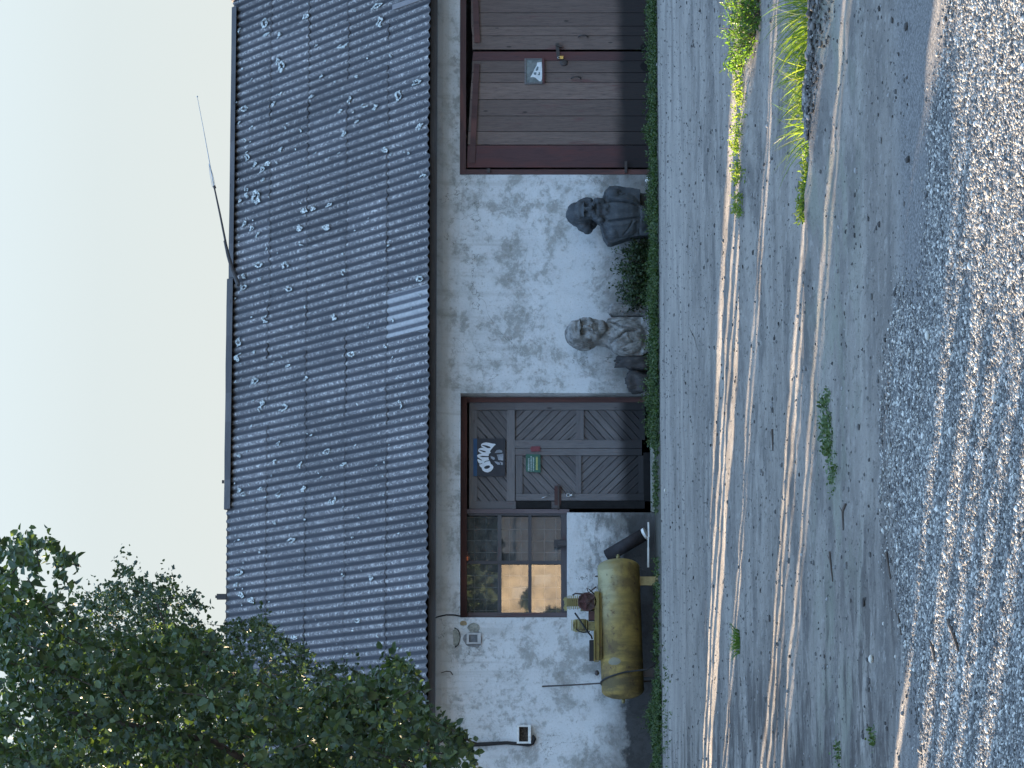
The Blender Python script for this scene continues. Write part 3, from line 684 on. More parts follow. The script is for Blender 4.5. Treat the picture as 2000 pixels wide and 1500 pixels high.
    for ci, (a, b) in enumerate(cols):
        for ri, (c, e) in enumerate(rows):
            X0, Y0 = zp(c, a); X1, Y1 = zp(e, b); x0, x1, z0, z1 = R2(X0, X1, Y0, Y1, yd); tx, tz = tilt[ci, ri]
            dx = (x1-x0)/2*math.tan(rad(tx)); dz = (z1-z0)/2*math.tan(rad(tz)); y = yd+.012
            gl.add([(x0, y-dx-dz, z0), (x1, y+dx-dz, z0), (x1, y+dx+dz, z1), (x0, y-dx+dz, z1)], [(0, 1, 2, 3)])
    gl.build('glass', MAT['glass'], wn)
    gr = MB(); X0, Y0 = zp(300, 1072); X1, Y1 = zp(1062, 1862); x0, x1, z0, z1 = R2(X0, X1, Y0, Y1, yd)
    for x in np.arange(x0+.03, x1, .152): gr.tube([(x, yd+.07, z0), (x+.004, yd+.07, z1)], .0045, 5)
    for z in np.arange(z0+.06, z1, .152): gr.tube([(x0, yd+.078, z), (x1, yd+.078, z+.004)], .0045, 5)
    gr.build('wire_grille', MAT['wire'], wn)
    cu = MB(); cu.box(x0+.01, x1-.01, yd+.16, yd+.17, z0, z1); cu.build('dusty_curtain', MAT['curtain'], wn)
    m = MB(); c = W(*zp(1072, 1300), yd-.06); m.tube([(c[0], yd-.10, c[2]+.06), (c[0], yd-.10, c[2]-.06)], .045, 10); m.box(c[0]-.05, c[0]+.05, yd-.09, yd-.042, c[2]+.02, c[2]+.10); m.build('latch_box', MAT['iron_d'], wn)
MAT['grey_w'] = m_wood('grey_blue_window_wood', (.13, .125, .13), (.10, .096, .10), (.06, .055, .06), (.12, .05, .05), .12)
MAT['curtain'] = m_plain('dusty_grey_cloth', (.13, .135, .14), .95, .35, .1, 0, 3., .1)
entrance()

def fixtures():
    # signs screwed to the entrance door
    y = REC-.036
    def Z5(px, py): return 915+px/15.79, 845+py/15.79
    def poly(pts, zf, yy): return [(lambda q: (q[0], q[2]))(W(*zf(a, b), yy)) for a, b in pts]
    c = W(*Z5(640, 760), y)
    t = thing('sign', 'black sign with big white curved lettering and a grey emblem above the entrance door', 'sign', c)
    m = MB(); m.prism(poly([(150, 180), (1135, 180), (1120, 1345), (150, 1340)], Z5, y), y, y+.010, 0); m.prism(poly([(150, 182), (262, 182), (262, 1338), (150, 1338)], Z5, y), y-.0015, y+.004, 1); m.build('sign_panel', [MAT['signblk'], MAT['signblu']], t)
    m = MB(); O = [(440,1170),(520,1218),(600,1225),(690,1190),(750,1120),(770,1060),(740,1000),(690,965),(665,900),(640,860),(620,800),(618,750),(630,660),(690,610),(660,580),(700,515),(740,470),(800,400),(845,370),(810,345),(740,340),(640,315),(540,300),(450,320),(400,350),(385,390),(410,440),(470,468),(400,468),(330,490),(300,530),(305,570),(350,615),(420,637),(330,660),(280,690),(262,720),(290,760),(350,800),(430,852),(390,858),(285,808),(275,850),(300,910),(340,950),(330,990),(370,1055),(405,1080),(415,1120)]
    m.prism(poly(O, Z5, y), y-.003, y+.002, 0)
    oh = [(575+92*math.cos(a)-10*math.sin(a), 1065+52*math.sin(a)-14*math.cos(a)) for a in np.linspace(0, 6.28, 15)[:-1]]
    for P in (oh, [(350,735),(420,715),(630,725),(622,757),(420,757)], [(300,520),(420,545),(530,575),(525,610),(450,600),(330,545)], [(400,385),(440,380),(560,400),(650,430),(688,460),(660,478),(590,482),(500,432)], [(480,905),(540,870),(632,855),(636,877),(550,890),(490,925)], [(328,965),(420,940),(430,955),(338,985)]):
        m.prism(poly(P, Z5, y), y-.0045, y-.001, 1)
    m.build('lettering', [MAT['signwht'], MAT['signblk']], t)
    m = MB()
    for P in ([(870,540),(960,525),(1040,560),(1040,610),(940,620),(810,630),(830,590)], [(870,680),(960,670),(1075,650),(1070,860),(990,850),(920,840),(900,760)], [(680,720),(800,760),(810,820),(770,840),(690,790)], [(800,880),(960,920),(980,985),(900,990),(820,920)], [(960,890),(1060,920),(1060,990),(1000,995),(1000,940)]):
        m.prism(poly(P, Z5, y), y-.003, y+.002)
    m.build('emblem', MAT['signdim'], t)
    def Z6(px, py): return 1010+px/23.07, 865+py/23.07
    t = thing('sign', 'small green sign with pale and yellow lettering on the entrance door', 'sign', W(*Z6(720, 900), y))
    m = MB(); m.prism(poly([(390, 505), (1050, 520), (1055, 1335), (400, 1300)], Z6, y), y, y+.008); m.build('sign_panel', MAT['green'], t)
    for nm, rows, mt in (('pale_lettering', ((485, 560, 690, 1275), (598, 662, 600, 1280), (700, 765, 660, 1265)), 'signtxt'), ('yellow_lettering', ((838, 932, 630, 1215),), 'signyel')):
        m = MB()
        for x0, x1, y0, y1 in rows:
            b = y0
            while b < y1-20:
                e = min(y1, b+random.uniform(28, 62)); d = random.uniform(0, 10); m.prism(poly([(x0+d, b), (x1-d*.6, b+4), (x1, e), (x0+d, e)], Z6, y), y-.002, y+.002); b = e+random.uniform(10, 22)
        m.build(nm, MAT[mt], t)
    m = MB(); m.prism(poly([(645, 160), (1040, 150), (1055, 380), (640, 395), (590, 270)], Z6, y), y, y+.006)
    setp(m.build('plate', MAT['red'], None, base=W(*Z6(850, 270), y)), 'small dull red plate on the entrance door beside the green sign', 'plate')
    t = thing('padlock', 'shiny steel padlock hanging from the latch of the grey entrance door', 'padlock', W(1108, 968, y))
    c = W(1110, 967, y-.02); m = MB(); m.ell((c[0], c[1], c[2]-.045), (.018, .014, .024), 12, 8); m.build('lock_body', MAT['steel'], t, True)
    m = MB(); m.tube([(c[0]+.022*math.cos(a), c[1], c[2]+.0+.022*math.sin(a)) for a in np.linspace(0, 6.28, 14)], .006, 6); m.build('shackle', MAT['steel'], t, True)
    # framed notice on the garage door
    def Z7(px, py): return 1020+px/22.2, 110+py/22.2
    y = .012
    t = thing('notice_frame', 'small framed notice with a torn scrap of white paper on the garage door', 'notice', W(*Z7(520, 660), y))
    m = MB(); m.prism(poly([(100, 100), (930, 90), (940, 1190), (110, 1210)], Z7, y), y, y+.012); m.build('backing', MAT['board'], t)
    m = MB()
    for P in ([(860, 95), (960, 90), (965, 1190), (870, 1190)],): m.prism(poly(P, Z7, y), y-.012, y+.004, 1)
    for P in ([(100, 90), (165, 95), (165, 1205), (100, 1215)], [(165, 95), (860, 90), (860, 150), (165, 155)], [(165, 1150), (860, 1135), (870, 1190), (165, 1205)]): m.prism(poly(P, Z7, y), y-.008, y+.004, 0)
    m.build('rim', [MAT['greyrail'], MAT['garred']], t)
    m = MB(); m.prism(poly([(650,270),(840,240),(860,560),(855,980),(820,1080),(740,1080),(650,1000),(560,920),(470,900),(350,910),(470,700),(540,530),(620,420)], Z7, y), y-.003, y-.001, 0)
    for P in ([(650,440),(710,460),(690,600),(600,640),(580,590)], [(500,700),(620,690),(600,800),(540,810),(490,770)], [(700,690),(770,690),(770,810),(720,830),(670,800),(720,750)]): m.prism(poly(P, Z7, y), y-.0045, y-.002, 1)
    m.build('paper_scrap', [MAT['paper'], MAT['ink']], t)
    # square vent, mortar patch, meter niche, cables
    def Z8(px, py): return 880+px/15., 1190+py/15.
    t = thing('vent', 'small square pale framed vent set in rough mortar left of the window', 'vent', W(925, 1248, 0))
    m = MB()
    for x0, x1, y0, y1 in ((485, 900, 690, 740), (485, 900, 965, 1015), (485, 555, 740, 965), (800, 900, 740, 965)):
        X0, Y0 = Z8(x0, y0); X1, Y1 = Z8(x1, y1); a, b, c, d = R2(X0, X1, Y0, Y1, -.03); m.box(a, b, -.034, .0, c, d)
    m.build('vent_frame', MAT['ventf'], t)
    m = MB(); X0, Y0 = Z8(555, 740); X1, Y1 = Z8(800, 965); a, b, c, d = R2(X0, X1, Y0, Y1, -.02); m.box(a, b, -.014, .0, c, d); m.build('vent_plate', MAT['ventp'], t)
    def blob(cx, cy, rx, ry, mt, yy=-.014, k=.25):
        m = MB(); ph = random.random()*9
        pts = [(lambda q: (q[0], q[2]))(W(cx+rx*math.cos(a)*(1+k*noise.noise(Vector((math.cos(a)*1.5, math.sin(a)*1.5, ph)))), cy+ry*math.sin(a)*(1+k*noise.noise(Vector((math.cos(a)*1.5, math.sin(a)*1.5, ph+4)))), 0)) for a in np.linspace(0, 6.283, 25)[:-1]]
        m.prism(pts, yy, .01); m.build('mortar_patch', MAT[mt], bld)
    blob(888.5, 1245, 10.5, 19.5, 'dark', -.0125, .12); blob(889.5, 1245, 8, 17, 'cement', -.018, .12)
    blob(925, 1226, 12, 9, 'cement', -.011); blob(905, 1217.5, 7, 5, 'ochrem', -.0115); blob(925, 1248, 19, 16, 'cement2', -.0105); 
    t = thing('wall_box', 'white framed niche box with brown inside low on the wall left of the yellow tank', 'box', W(1023, 1436, 0))
    def ZC_(px, py): return 860+px/4.1667, 1340+py/4.1667
    m = MB()
    for x0, x1, y0, y1 in ((622, 735, 318, 332), (622, 735, 452, 468), (622, 640, 332, 452), (712, 735, 332, 452)):
        X0, Y0 = ZC_(x0, y0); X1, Y1 = ZC_(x1, y1); a, b, c, d = R2(X0, X1, Y0, Y1, -.05); m.box(a, b, -.07, .0, c, d)
    m.build('box_frame', MAT['white'], t)
    m = MB(); X0, Y0 = ZC_(640, 332); X1, Y1 = ZC_(712, 452); a, b, c, d = R2(X0, X1, Y0, Y1, -.03); m.box(a, b, -.022, .0, c, d); m.build('box_back', MAT['boxbrown'], t)
    m = MB(); yy = -.035
    P = [ZC_(*q) for q in ((-60, 455), (60, 462), (140, 470), (260, 478), (400, 470), (540, 462), (640, 470), (720, 478), (748, 465), (765, 430), (755, 400))]
    m.tube([W(a, b, yy) for a, b in P], [.024, .024, .024, .026, .025, .022, .022, .024, .026, .026, .012], 8)
    setp(m.build('cable', MAT['black'], None, True, base=W(*P[5], yy)), 'thick black cable hanging down the wall to the white framed box', 'cable')
    m = MB(); m.tube([W(a, b, yy) for a, b, yy in ((842, 1209, -.2), (858, 1204, -.10), (872, 1201, -.04), (886, 1201, -.025), (900, 1203.5, -.015))], .010, 6)
    setp(m.build('cable', MAT['black'], None, True, base=W(870, 1202, 0)), 'thin dark cable from the eave to the top corner of the window', 'cable')
    m = MB(); m.tube([W(a, b, yy) for a, b, yy in ((862, 1314, -.12), (872, 1311, -.06), (880, 1312, -.03), (884, 1318, -.02))], .006, 6)
    setp(m.build('cable', MAT['twig'], None, True, base=W(872, 1312, 0)), 'short loose wire end poking from the wall under the eave', 'cable')
    # fallen plank on the roof
    def rp(X, Y, lift):
        q = ray(X, Y); P0 = np.array([0, EY, EZ])+SN*lift; return CAM+q*(((P0-CAM)@SN)/(q@SN))
    m = MB(); m.beam(rp(768, 15, .05), rp(842, -12, .05), .07, .03, 0, SN)
    setp(m.build('plank', MAT['greyrail'], None, base=rp(766, 16, .05)), 'loose grey plank lying on the roof sheets above the garage door', 'plank')
    # fallen aerial on the ridge
    yy = RY-.25
    t = thing('antenna', 'thin leaning radio antenna rising from the roof ridge', 'antenna', W(465, 555, yy))
    m = MB(); m.tube([W(466, 557, yy-.1), W(455, 530, yy), W(446, 500, yy), W(439, 470, yy)], [.030, .030, .026, .020], 8); m.build('bracket', MAT['iron_d'], t)
    m = MB(); m.tube([W(441, 475, yy), W(430, 420, yy), W(418.5, 366, yy)], [.016, .014, .011], 8); m.tube([W(420, 368, yy), W(418, 363, yy)], .02, 8); m.build('mast', MAT['iron_d'], t)
    m = MB()
    m.tube([W(417, 365, yy), W(413.5, 345, yy), W(408.5, 320, yy)], .004, 5); m.tube([W(420, 363, yy), W(416, 343, yy), W(409, 320, yy)], .004, 5); m.tube([W(415, 366, yy), W(410, 340, yy), W(408, 320, yy)], .0035, 5)
    m.build('wire_loop', MAT['wire'], t)
    m = MB(); m.tube([W(418, 364, yy), W(410, 321, yy), W(397, 250, yy), W(385.5, 190, yy)], [.007, .007, .005, .004], 6); m.ell(W(385.3, 188.5, yy), (.012, .012, .012), 8, 6); m.build('whip', MAT['wire'], t)
MAT['ventf'] = m_plain('pale_vent_frame', (.42, .42, .42), .8, .15); MAT['ventp'] = m_plain('grey_vent_plate', (.14, .145, .155), .7, .3); MAT['ochrem'] = m_plain('ochre_mortar', (.26, .20, .12), .95, .3); MAT['boxbrown'] = m_plain('brown_box_inside', (.05, .04, .032), .9, .6, .1, 0, 40)
fixtures()

# ------------------------------------------------------------------ air compressor
def compressor():
    yy = -.62
    def Z2(px, py): return 840+px/4.1667, 1080+py/4.1667
    pr = W(*Z2(1530, 44), yy); pl = W(*Z2(1572, 1192), yy)
    t = thing('air_compressor', 'old yellow air compressor with a horizontal tank under the window', 'compressor', (float((pr[0]+pl[0])/2), yy, 0))
    ax = pl-pr; L = np.linalg.norm(ax); ax /= L; R = .268
    def at(s, u=0., f=0.): # along the tank from the right end, up, towards the viewer
        upv = np.array([0, 0, 1.])-ax*ax[2]; upv /= np.linalg.norm(upv); return pr+ax*s+upv*u+np.array([0, -1., 0])*f
    m = MB(); prof = []
    for a in np.linspace(0, 1, 9): prof.append((.115*(1-math.cos(a*math.pi/2)), R*math.sin(a*math.pi/2)))
    prof += [(.125, R*1.0), (.14, R*1.012), (.155, R*1.0), (L*.36, R), (L*.364, R*1.004), (L*.37, R), (L*.58, R), (L*.584, R*1.004), (L*.59, R), (L-.155, R), (L-.14, R*1.012), (L-.125, R)]
    for a in np.linspace(1, 0, 9): prof.append((L-.115*(1-math.cos(a*math.pi/2)), R*math.sin(a*math.pi/2)))
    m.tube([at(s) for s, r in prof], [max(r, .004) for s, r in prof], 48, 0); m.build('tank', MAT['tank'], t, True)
    for s, d in ((0, -1), (L, 1)):
        m = MB(); m.tube([at(s-d*.01), at(s+d*.035)], .024, 10); m.tube([at(s+d*.035), at(s+d*.05)], .016, 10); m.build('nozzle', MAT['yellow2'], t, True)
    m = MB(); f = at(.30, -R-.005, .02); m.box(f[0]-.055, f[0]+.055, f[1]-.03, f[1]+.03, .02, f[2]+.02); m.box(f[0]-.08, f[0]+.08, f[1]-.10, f[1]+.05, .0, .02); m.build('foot', MAT['foot'], t)
    m = MB(); f = at(L-.33, -R-.0, .02); m.box(f[0]-.055, f[0]+.055, f[1]-.03, f[1]+.03, .02, f[2]+.02); m.box(f[0]-.08, f[0]+.08, f[1]-.10, f[1]+.05, .0, .02); m.build('foot', MAT['iron'], t)
    def q(px, py, f=0.): p = W(*Z2(px, py), yy-f); return p
    def bx(m, px0, px1, py0, py1, y0, y1, mi=0):
        a = q(px0, py1); b = q(px1, py0); m.box(a[0], b[0], yy+y0, yy+y1, b[2], a[2], mi)
    m = MB(); bx(m, 1338, 1372, 322, 880, -.17, .17); bx(m, 1372, 1395, 330, 870, -.13, -.10); bx(m, 1372, 1395, 330, 870, .10, .13); bx(m, 1330, 1338, 640, 890, -.19, -.15); m.build('platform', MAT['yellow'], t)
    m = MB(); bx(m, 1290, 1338, 480, 550, -.12, .1); m.build('bracket', MAT['pulley'], t)
    # flywheel facing the viewer
    m = MB(); c = q(1278, 397, .14); rw = 75/4.1667/150*.985
    ring = []
    def disc(r0, r1, y0, y1, mi=0):
        n = 40; vs = []; fs = []
        for r, y in ((r0, y0), (r1, y0), (r1, y1), (r0, y1)):
            for i in range(n): a = 6.28319*i/n; vs.append((c[0]+r*math.cos(a), c[1]+y, c[2]+r*math.sin(a)))
        for k in range(4):
            for i in range(n): j = (i+1) % n; k2 = (k+1) % 4; fs.append((k*n+i, k2*n+i, k2*n+j, k*n+j))
        m.add(vs, fs, mi)
    disc(rw*.86, rw, -.03, .04); disc(.0, rw*.87, -.008, .018); disc(.0, rw*.30, -.045, .0); disc(.0, rw*.14, -.06, .0)
    for i in range(5):
        a = 6.283*i/5+.3; m.beam((c[0]+rw*.25*math.cos(a), c[1]-.016, c[2]+rw*.25*math.sin(a)), (c[0]+rw*.88*math.cos(a), c[1]-.016, c[2]+rw*.88*math.sin(a)), .03, .02, 0, (0, 1, 0))
    m.build('flywheel', MAT['pulley'], t)
    # pump with finned cylinder
    m = MB(); a = q(1345, 440, 0); bx(m, 1225, 1338, 345, 470, -.08, .10)
    for i in range(7): bx(m, 1120+i*15, 1126+i*15, 352-(i % 2)*4, 452+(i % 2)*4, -.085, .085)
    bx(m, 1112, 1225, 372, 432, -.06, .06); bx(m, 1092, 1114, 362, 470, -.07, .07)
    m.tube([q(1100, 380, .05), q(1082, 378, .05)], .012, 8); m.tube([q(1100, 445, .05), q(1085, 446, .05)], .014, 8)
    m.build('pump', MAT['yellow2'], t)
    m = MB(); P = [q(1340, 340, .1), q(1300, 300, .1), q(1276, 285, .1), q(1290, 325, .1), q(1320, 300, .1), q(1352, 275, .1)]; m.tube(P, .010, 6); m.tube([q(1160, 345), q(1180, 330), q(1300, 338)], .011, 6); m.build('pipe', MAT['iron'], t, True)
    # motor
    m = MB(); a = q(1225, 540); b = q(1225, 640); m.tube([(a[0], yy+.02, a[2]), (a[0]-.012, yy+.02, a[2]), (b[0]+.012, yy+.02, b[2]), (b[0], yy+.02, b[2])], [.07, .098, .098, .07], 20); bx(m, 1165, 1185, 565, 615, -.05, .05); bx(m, 1285, 1338, 560, 630, -.07, .07)
    for i in range(5): bx(m, 1150+i*30, 1156+i*30, 548, 634, -.085, -.06)
    m.build('motor', MAT['yellow2'], t)
    m = MB(); bx(m, 1296, 1338, 715, 880, -.14, .02); m.build('switch_box', MAT['black'], t)
    m = MB(); m.tube([q(1180, 490, .06), q(1215, 540, .14), q(1250, 595, .16), q(1285, 645, .15), q(1312, 676, .12), q(1320, 700, .1)], .011, 7); m.tube([q(1190, 620, .1), q(1215, 640, .12), q(1250, 648, .12), q(1300, 640, .1)], .007, 6); m.build('hose', MAT['black'], t, True)
    m = MB(); e = q(1358, 975, .05); m.ell((e[0], yy, e[2]), (.035, .035, .03), 10, 8); m.build('valve', MAT['iron'], t, True); m = MB(); m.ell(q(1358, 190, .02), (.012, .012, .03), 8, 6); m.build('valve', MAT['iron'], t, True)
    # thin rod leaning behind the tank and the strap over it
    m = MB(); m.tube([W(*Z2(912, 1086), -.02), W(*Z2(1150, 1075), -.14), W(*Z2(1400, 1060), -.27), W(*Z2(1800, 1044), -.45)], .0105, 7)
    setp(m.build('rod', MAT['iron'], None, True, base=W(*Z2(1800, 1044), -.45)), 'thin rusty rod leaning against the wall behind the yellow tank', 'rod')
    m = MB(); pts = []
    for a, py in zip(np.linspace(-100, 95, 15), np.linspace(1100, 960, 15)):
        s = (py-44)/4.1667/150.; pts.append(at(s, (R+.010)*math.cos(rad(a)), (R+.010)*math.sin(rad(a))))
    e = pts[-1]; pts += [(e[0]+.03, e[1]-.02, .16), (e[0]+.10, e[1]-.05, .03)]
    m.tube(pts, .011, 7)
    setp(m.build('hose', MAT['black'], None, True, base=pts[0]), 'black hose slung over the left end of the yellow tank', 'hose')
def m_tank():
    m = NT('yellow_tank_paint'); p = m.obj(); q = m.sep(p); n = m.noise(p, 3.2, 8, .68, .3); n2 = m.noise(p, 15., 6, .7); n3 = m.noise(m.scale(p, 5., 1, 1), 1.6, 6, .65)
    col = m.mix(m.mapr(n, .40, .58), (.275, .200, .062), (.155, .110, .045))
    hilite = m.math('MULTIPLY', m.mapr(q[0], -.15, .45), m.mapr(q[2], .40, .66)); hilite = m.math('MULTIPLY', hilite, m.mapr(m.noise(p, 5., 6, .6), .25, .6))  # highlight painted into the colour, paler at the top right
    col = m.mix(m.math('MULTIPLY', hilite, .8), col, (.31, .30, .19))
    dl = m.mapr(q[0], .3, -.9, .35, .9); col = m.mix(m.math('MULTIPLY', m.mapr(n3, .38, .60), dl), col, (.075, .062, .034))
    sp = m.mapr(m.math('ADD', m.math('MULTIPLY', n, .45), m.math('MULTIPLY', n2, .55)), .545, .61)
    col = m.mix(m.math('MULTIPLY', sp, .8), col, (.075, .045, .03))
    # blue-grey repair daub
    d = m.math('ADD', m.math('POWER', m.math('DIVIDE', m.math('ADD', q[0], .43), .05), 2.), m.math('POWER', m.math('DIVIDE', m.math('SUBTRACT', q[2], .555), .075), 2.))
    d = m.math('ADD', d, m.math('MULTIPLY', m.math('SUBTRACT', n2, .5), 1.6)); col = m.mix(m.math('MULTIPLY', m.mapr(d, 1.1, .8), .7), col, (.16, .17, .15))
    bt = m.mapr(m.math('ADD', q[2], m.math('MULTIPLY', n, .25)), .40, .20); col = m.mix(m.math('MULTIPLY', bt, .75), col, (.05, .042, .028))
    return m.done(col, .7, m.math('ADD', n2, sp), .3, .008, .2)
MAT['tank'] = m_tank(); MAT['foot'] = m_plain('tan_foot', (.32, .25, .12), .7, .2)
compressor()

def low_things():
    # dark pipe with white end ring, white lath
    t = thing('pipe', 'fat dark pipe with a white end ring lying between the tank and the door', 'pipe', G(1280, 1060))
    a = W(1186, 1086, -.12); b = W(1258, 1044, -.30); d = (b-a)/np.linalg.norm(b-a)
    m = MB(); m.tube([a, b], .085, 18); m.build('pipe_body', MAT['pipe'], t, True)
    m = MB(); m.tube([b-d*.005, b+d*.035], .080, 18); m.build('end_ring', MAT['white'], t)
    m = MB(); m.beam(W(1266, 1020, -.42), W(1267, 1049, -.42), .018, .02); m.beam(W(1266, 1070, -.42), W(1266, 1108, -.42), .022, .024)
    m.beam(W(1266, 1048, -.418), W(1266, 1071, -.418), .016, .018)
    setp(m.build('lath', MAT['white'], None, base=W(1266, 1065, -.42)), 'thin white lath lying on the ground by the dark pipe', 'lath')
    m = MB(); c = W(1254, 474, -.28); m.box(c[0]-.022, c[0]+.022, -.30, -.26, .0, .20); m.box(c[0]-.02, c[0]+.02, -.297, -.263, .20, .21)
    setp(m.build('stake', MAT['greyplain'], None, base=(c[0], -.28, 0)), 'short pale wooden stake beside the dark bearded bust', 'stake')
    # pale slab and dark lumps round the bald bust
    def lump(name, label, cat, X0, X1, Y0, Y1, y, dep, mat, seed, rough=.45, sq=.8):
        m = MB(); x0, x1, z0, z1 = R2(X0, X1, Y0, Y1, y); z0 = min(z0, 0.)
        cx, cz = (x0+x1)/2, (z0+z1)/2; vs = []; n = 26; k = 18
        for i in range(k+1):
            th = math.pi*i/k
            for j in range(n):
                ph = 6.28318*j/n; e = lambda v: math.copysign(abs(v)**sq, v)
                u = np.array([e(math.sin(th))*e(math.cos(ph)), e(math.sin(th))*e(math.sin(ph)), e(math.cos(th))])
                w = 1+rough*noise.noise(Vector(u*1.4)+Vector((seed, 0, 0)))+rough*.5*noise.noise(Vector(u*4)+Vector((seed, 3, 0)))
                vs.append((cx+u[0]*(x1-x0)/2*w, y+u[1]*dep/2*w, cz+u[2]*(z1-z0)/2*w))
        m.add(vs, [(i*n+j, (i+1)*n+j, (i+1)*n+(j+1) % n, i*n+(j+1) % n) for i in range(k) for j in range(n)])
        setp(m.build(name, MAT[mat], None, True, base=(cx, y, 0)), label, cat)
    lump('concrete_block', 'rough pale concrete block standing right of the bald bust', 'block', 1190, 1262, 593, 621, -.16, .2, 'bustb', 3, .12, .35)
    lump('dark_lump', 'dark lump right against the left side of the bald bust', 'rubble', 1207, 1275, 691, 722, -.25, .3, 'rock', 8)
    lump('dark_lump', 'low dark heap between the bald bust and the entrance door', 'rubble', 1222, 1275, 722, 766, -.16, .22, 'rock', 14)
    lump('stone', 'small white lump of plaster at the foot of the wall by the garage door', 'stone', 1263, 1274, 346, 358, -.25, .08, 'white', 21, .3, .8)
MAT['pipe'] = m_plain('dark_tarred_pipe', (.022, .019, .021), .7, .3)
low_things()

# ------------------------------------------------------------------ busts
def remesh(mb, voxel, smooth_it=3):
    me = bpy.data.meshes.new('tmp'); me.from_pydata(mb.v, [], mb.f); o = bpy.data.objects.new('tmp', me); COL.objects.link(o)
    r = o.modifiers.new('r', 'REMESH'); r.mode = 'VOXEL'; r.voxel_size = voxel
    s_ = o.modifiers.new('s', 'SMOOTH'); s_.factor = .5; s_.iterations = smooth_it
    dg = bpy.context.evaluated_depsgraph_get(); dg.update(); ev = o.evaluated_get(dg); m2 = bpy.data.meshes.new_from_object(ev)
    n = len(m2.vertices); co = np.zeros(n*3, np.float32); m2.vertices.foreach_get('co', co); nr = np.zeros(n*3, np.float32); m2.vertices.foreach_get('normal', nr)
    fs = [tuple(p.vertices) for p in m2.polygons]
    bpy.data.objects.remove(o); bpy.data.meshes.remove(me); bpy.data.meshes.remove(m2)
    return co.reshape(-1, 3).astype(float), nr.reshape(-1, 3).astype(float), fs
def brush(V, N, strokes):
    for pts, r, amt in strokes:
        pts = np.array(pts, float); best = np.full(len(V), 1e9)
        if len(pts) == 1: best = np.linalg.norm(V-pts[0], axis=1)
        for a, b in zip(pts[:-1], pts[1:]):
            ab = b-a; tt = np.clip(((V-a)@ab)/(ab@ab), 0, 1); best = np.minimum(best, np.linalg.norm(V-(a+tt[:, None]*ab), axis=1))
        V += N*(amt*np.exp(-(best/r)**2))[:, None]
    return V
def front(V, x, z):
    """depth of the foremost surface near (x,z)"""
    d = np.hypot(V[:, 0]-x, V[:, 2]-z); k = d < .02
    return V[k][:, 1].min() if k.any() else -.2
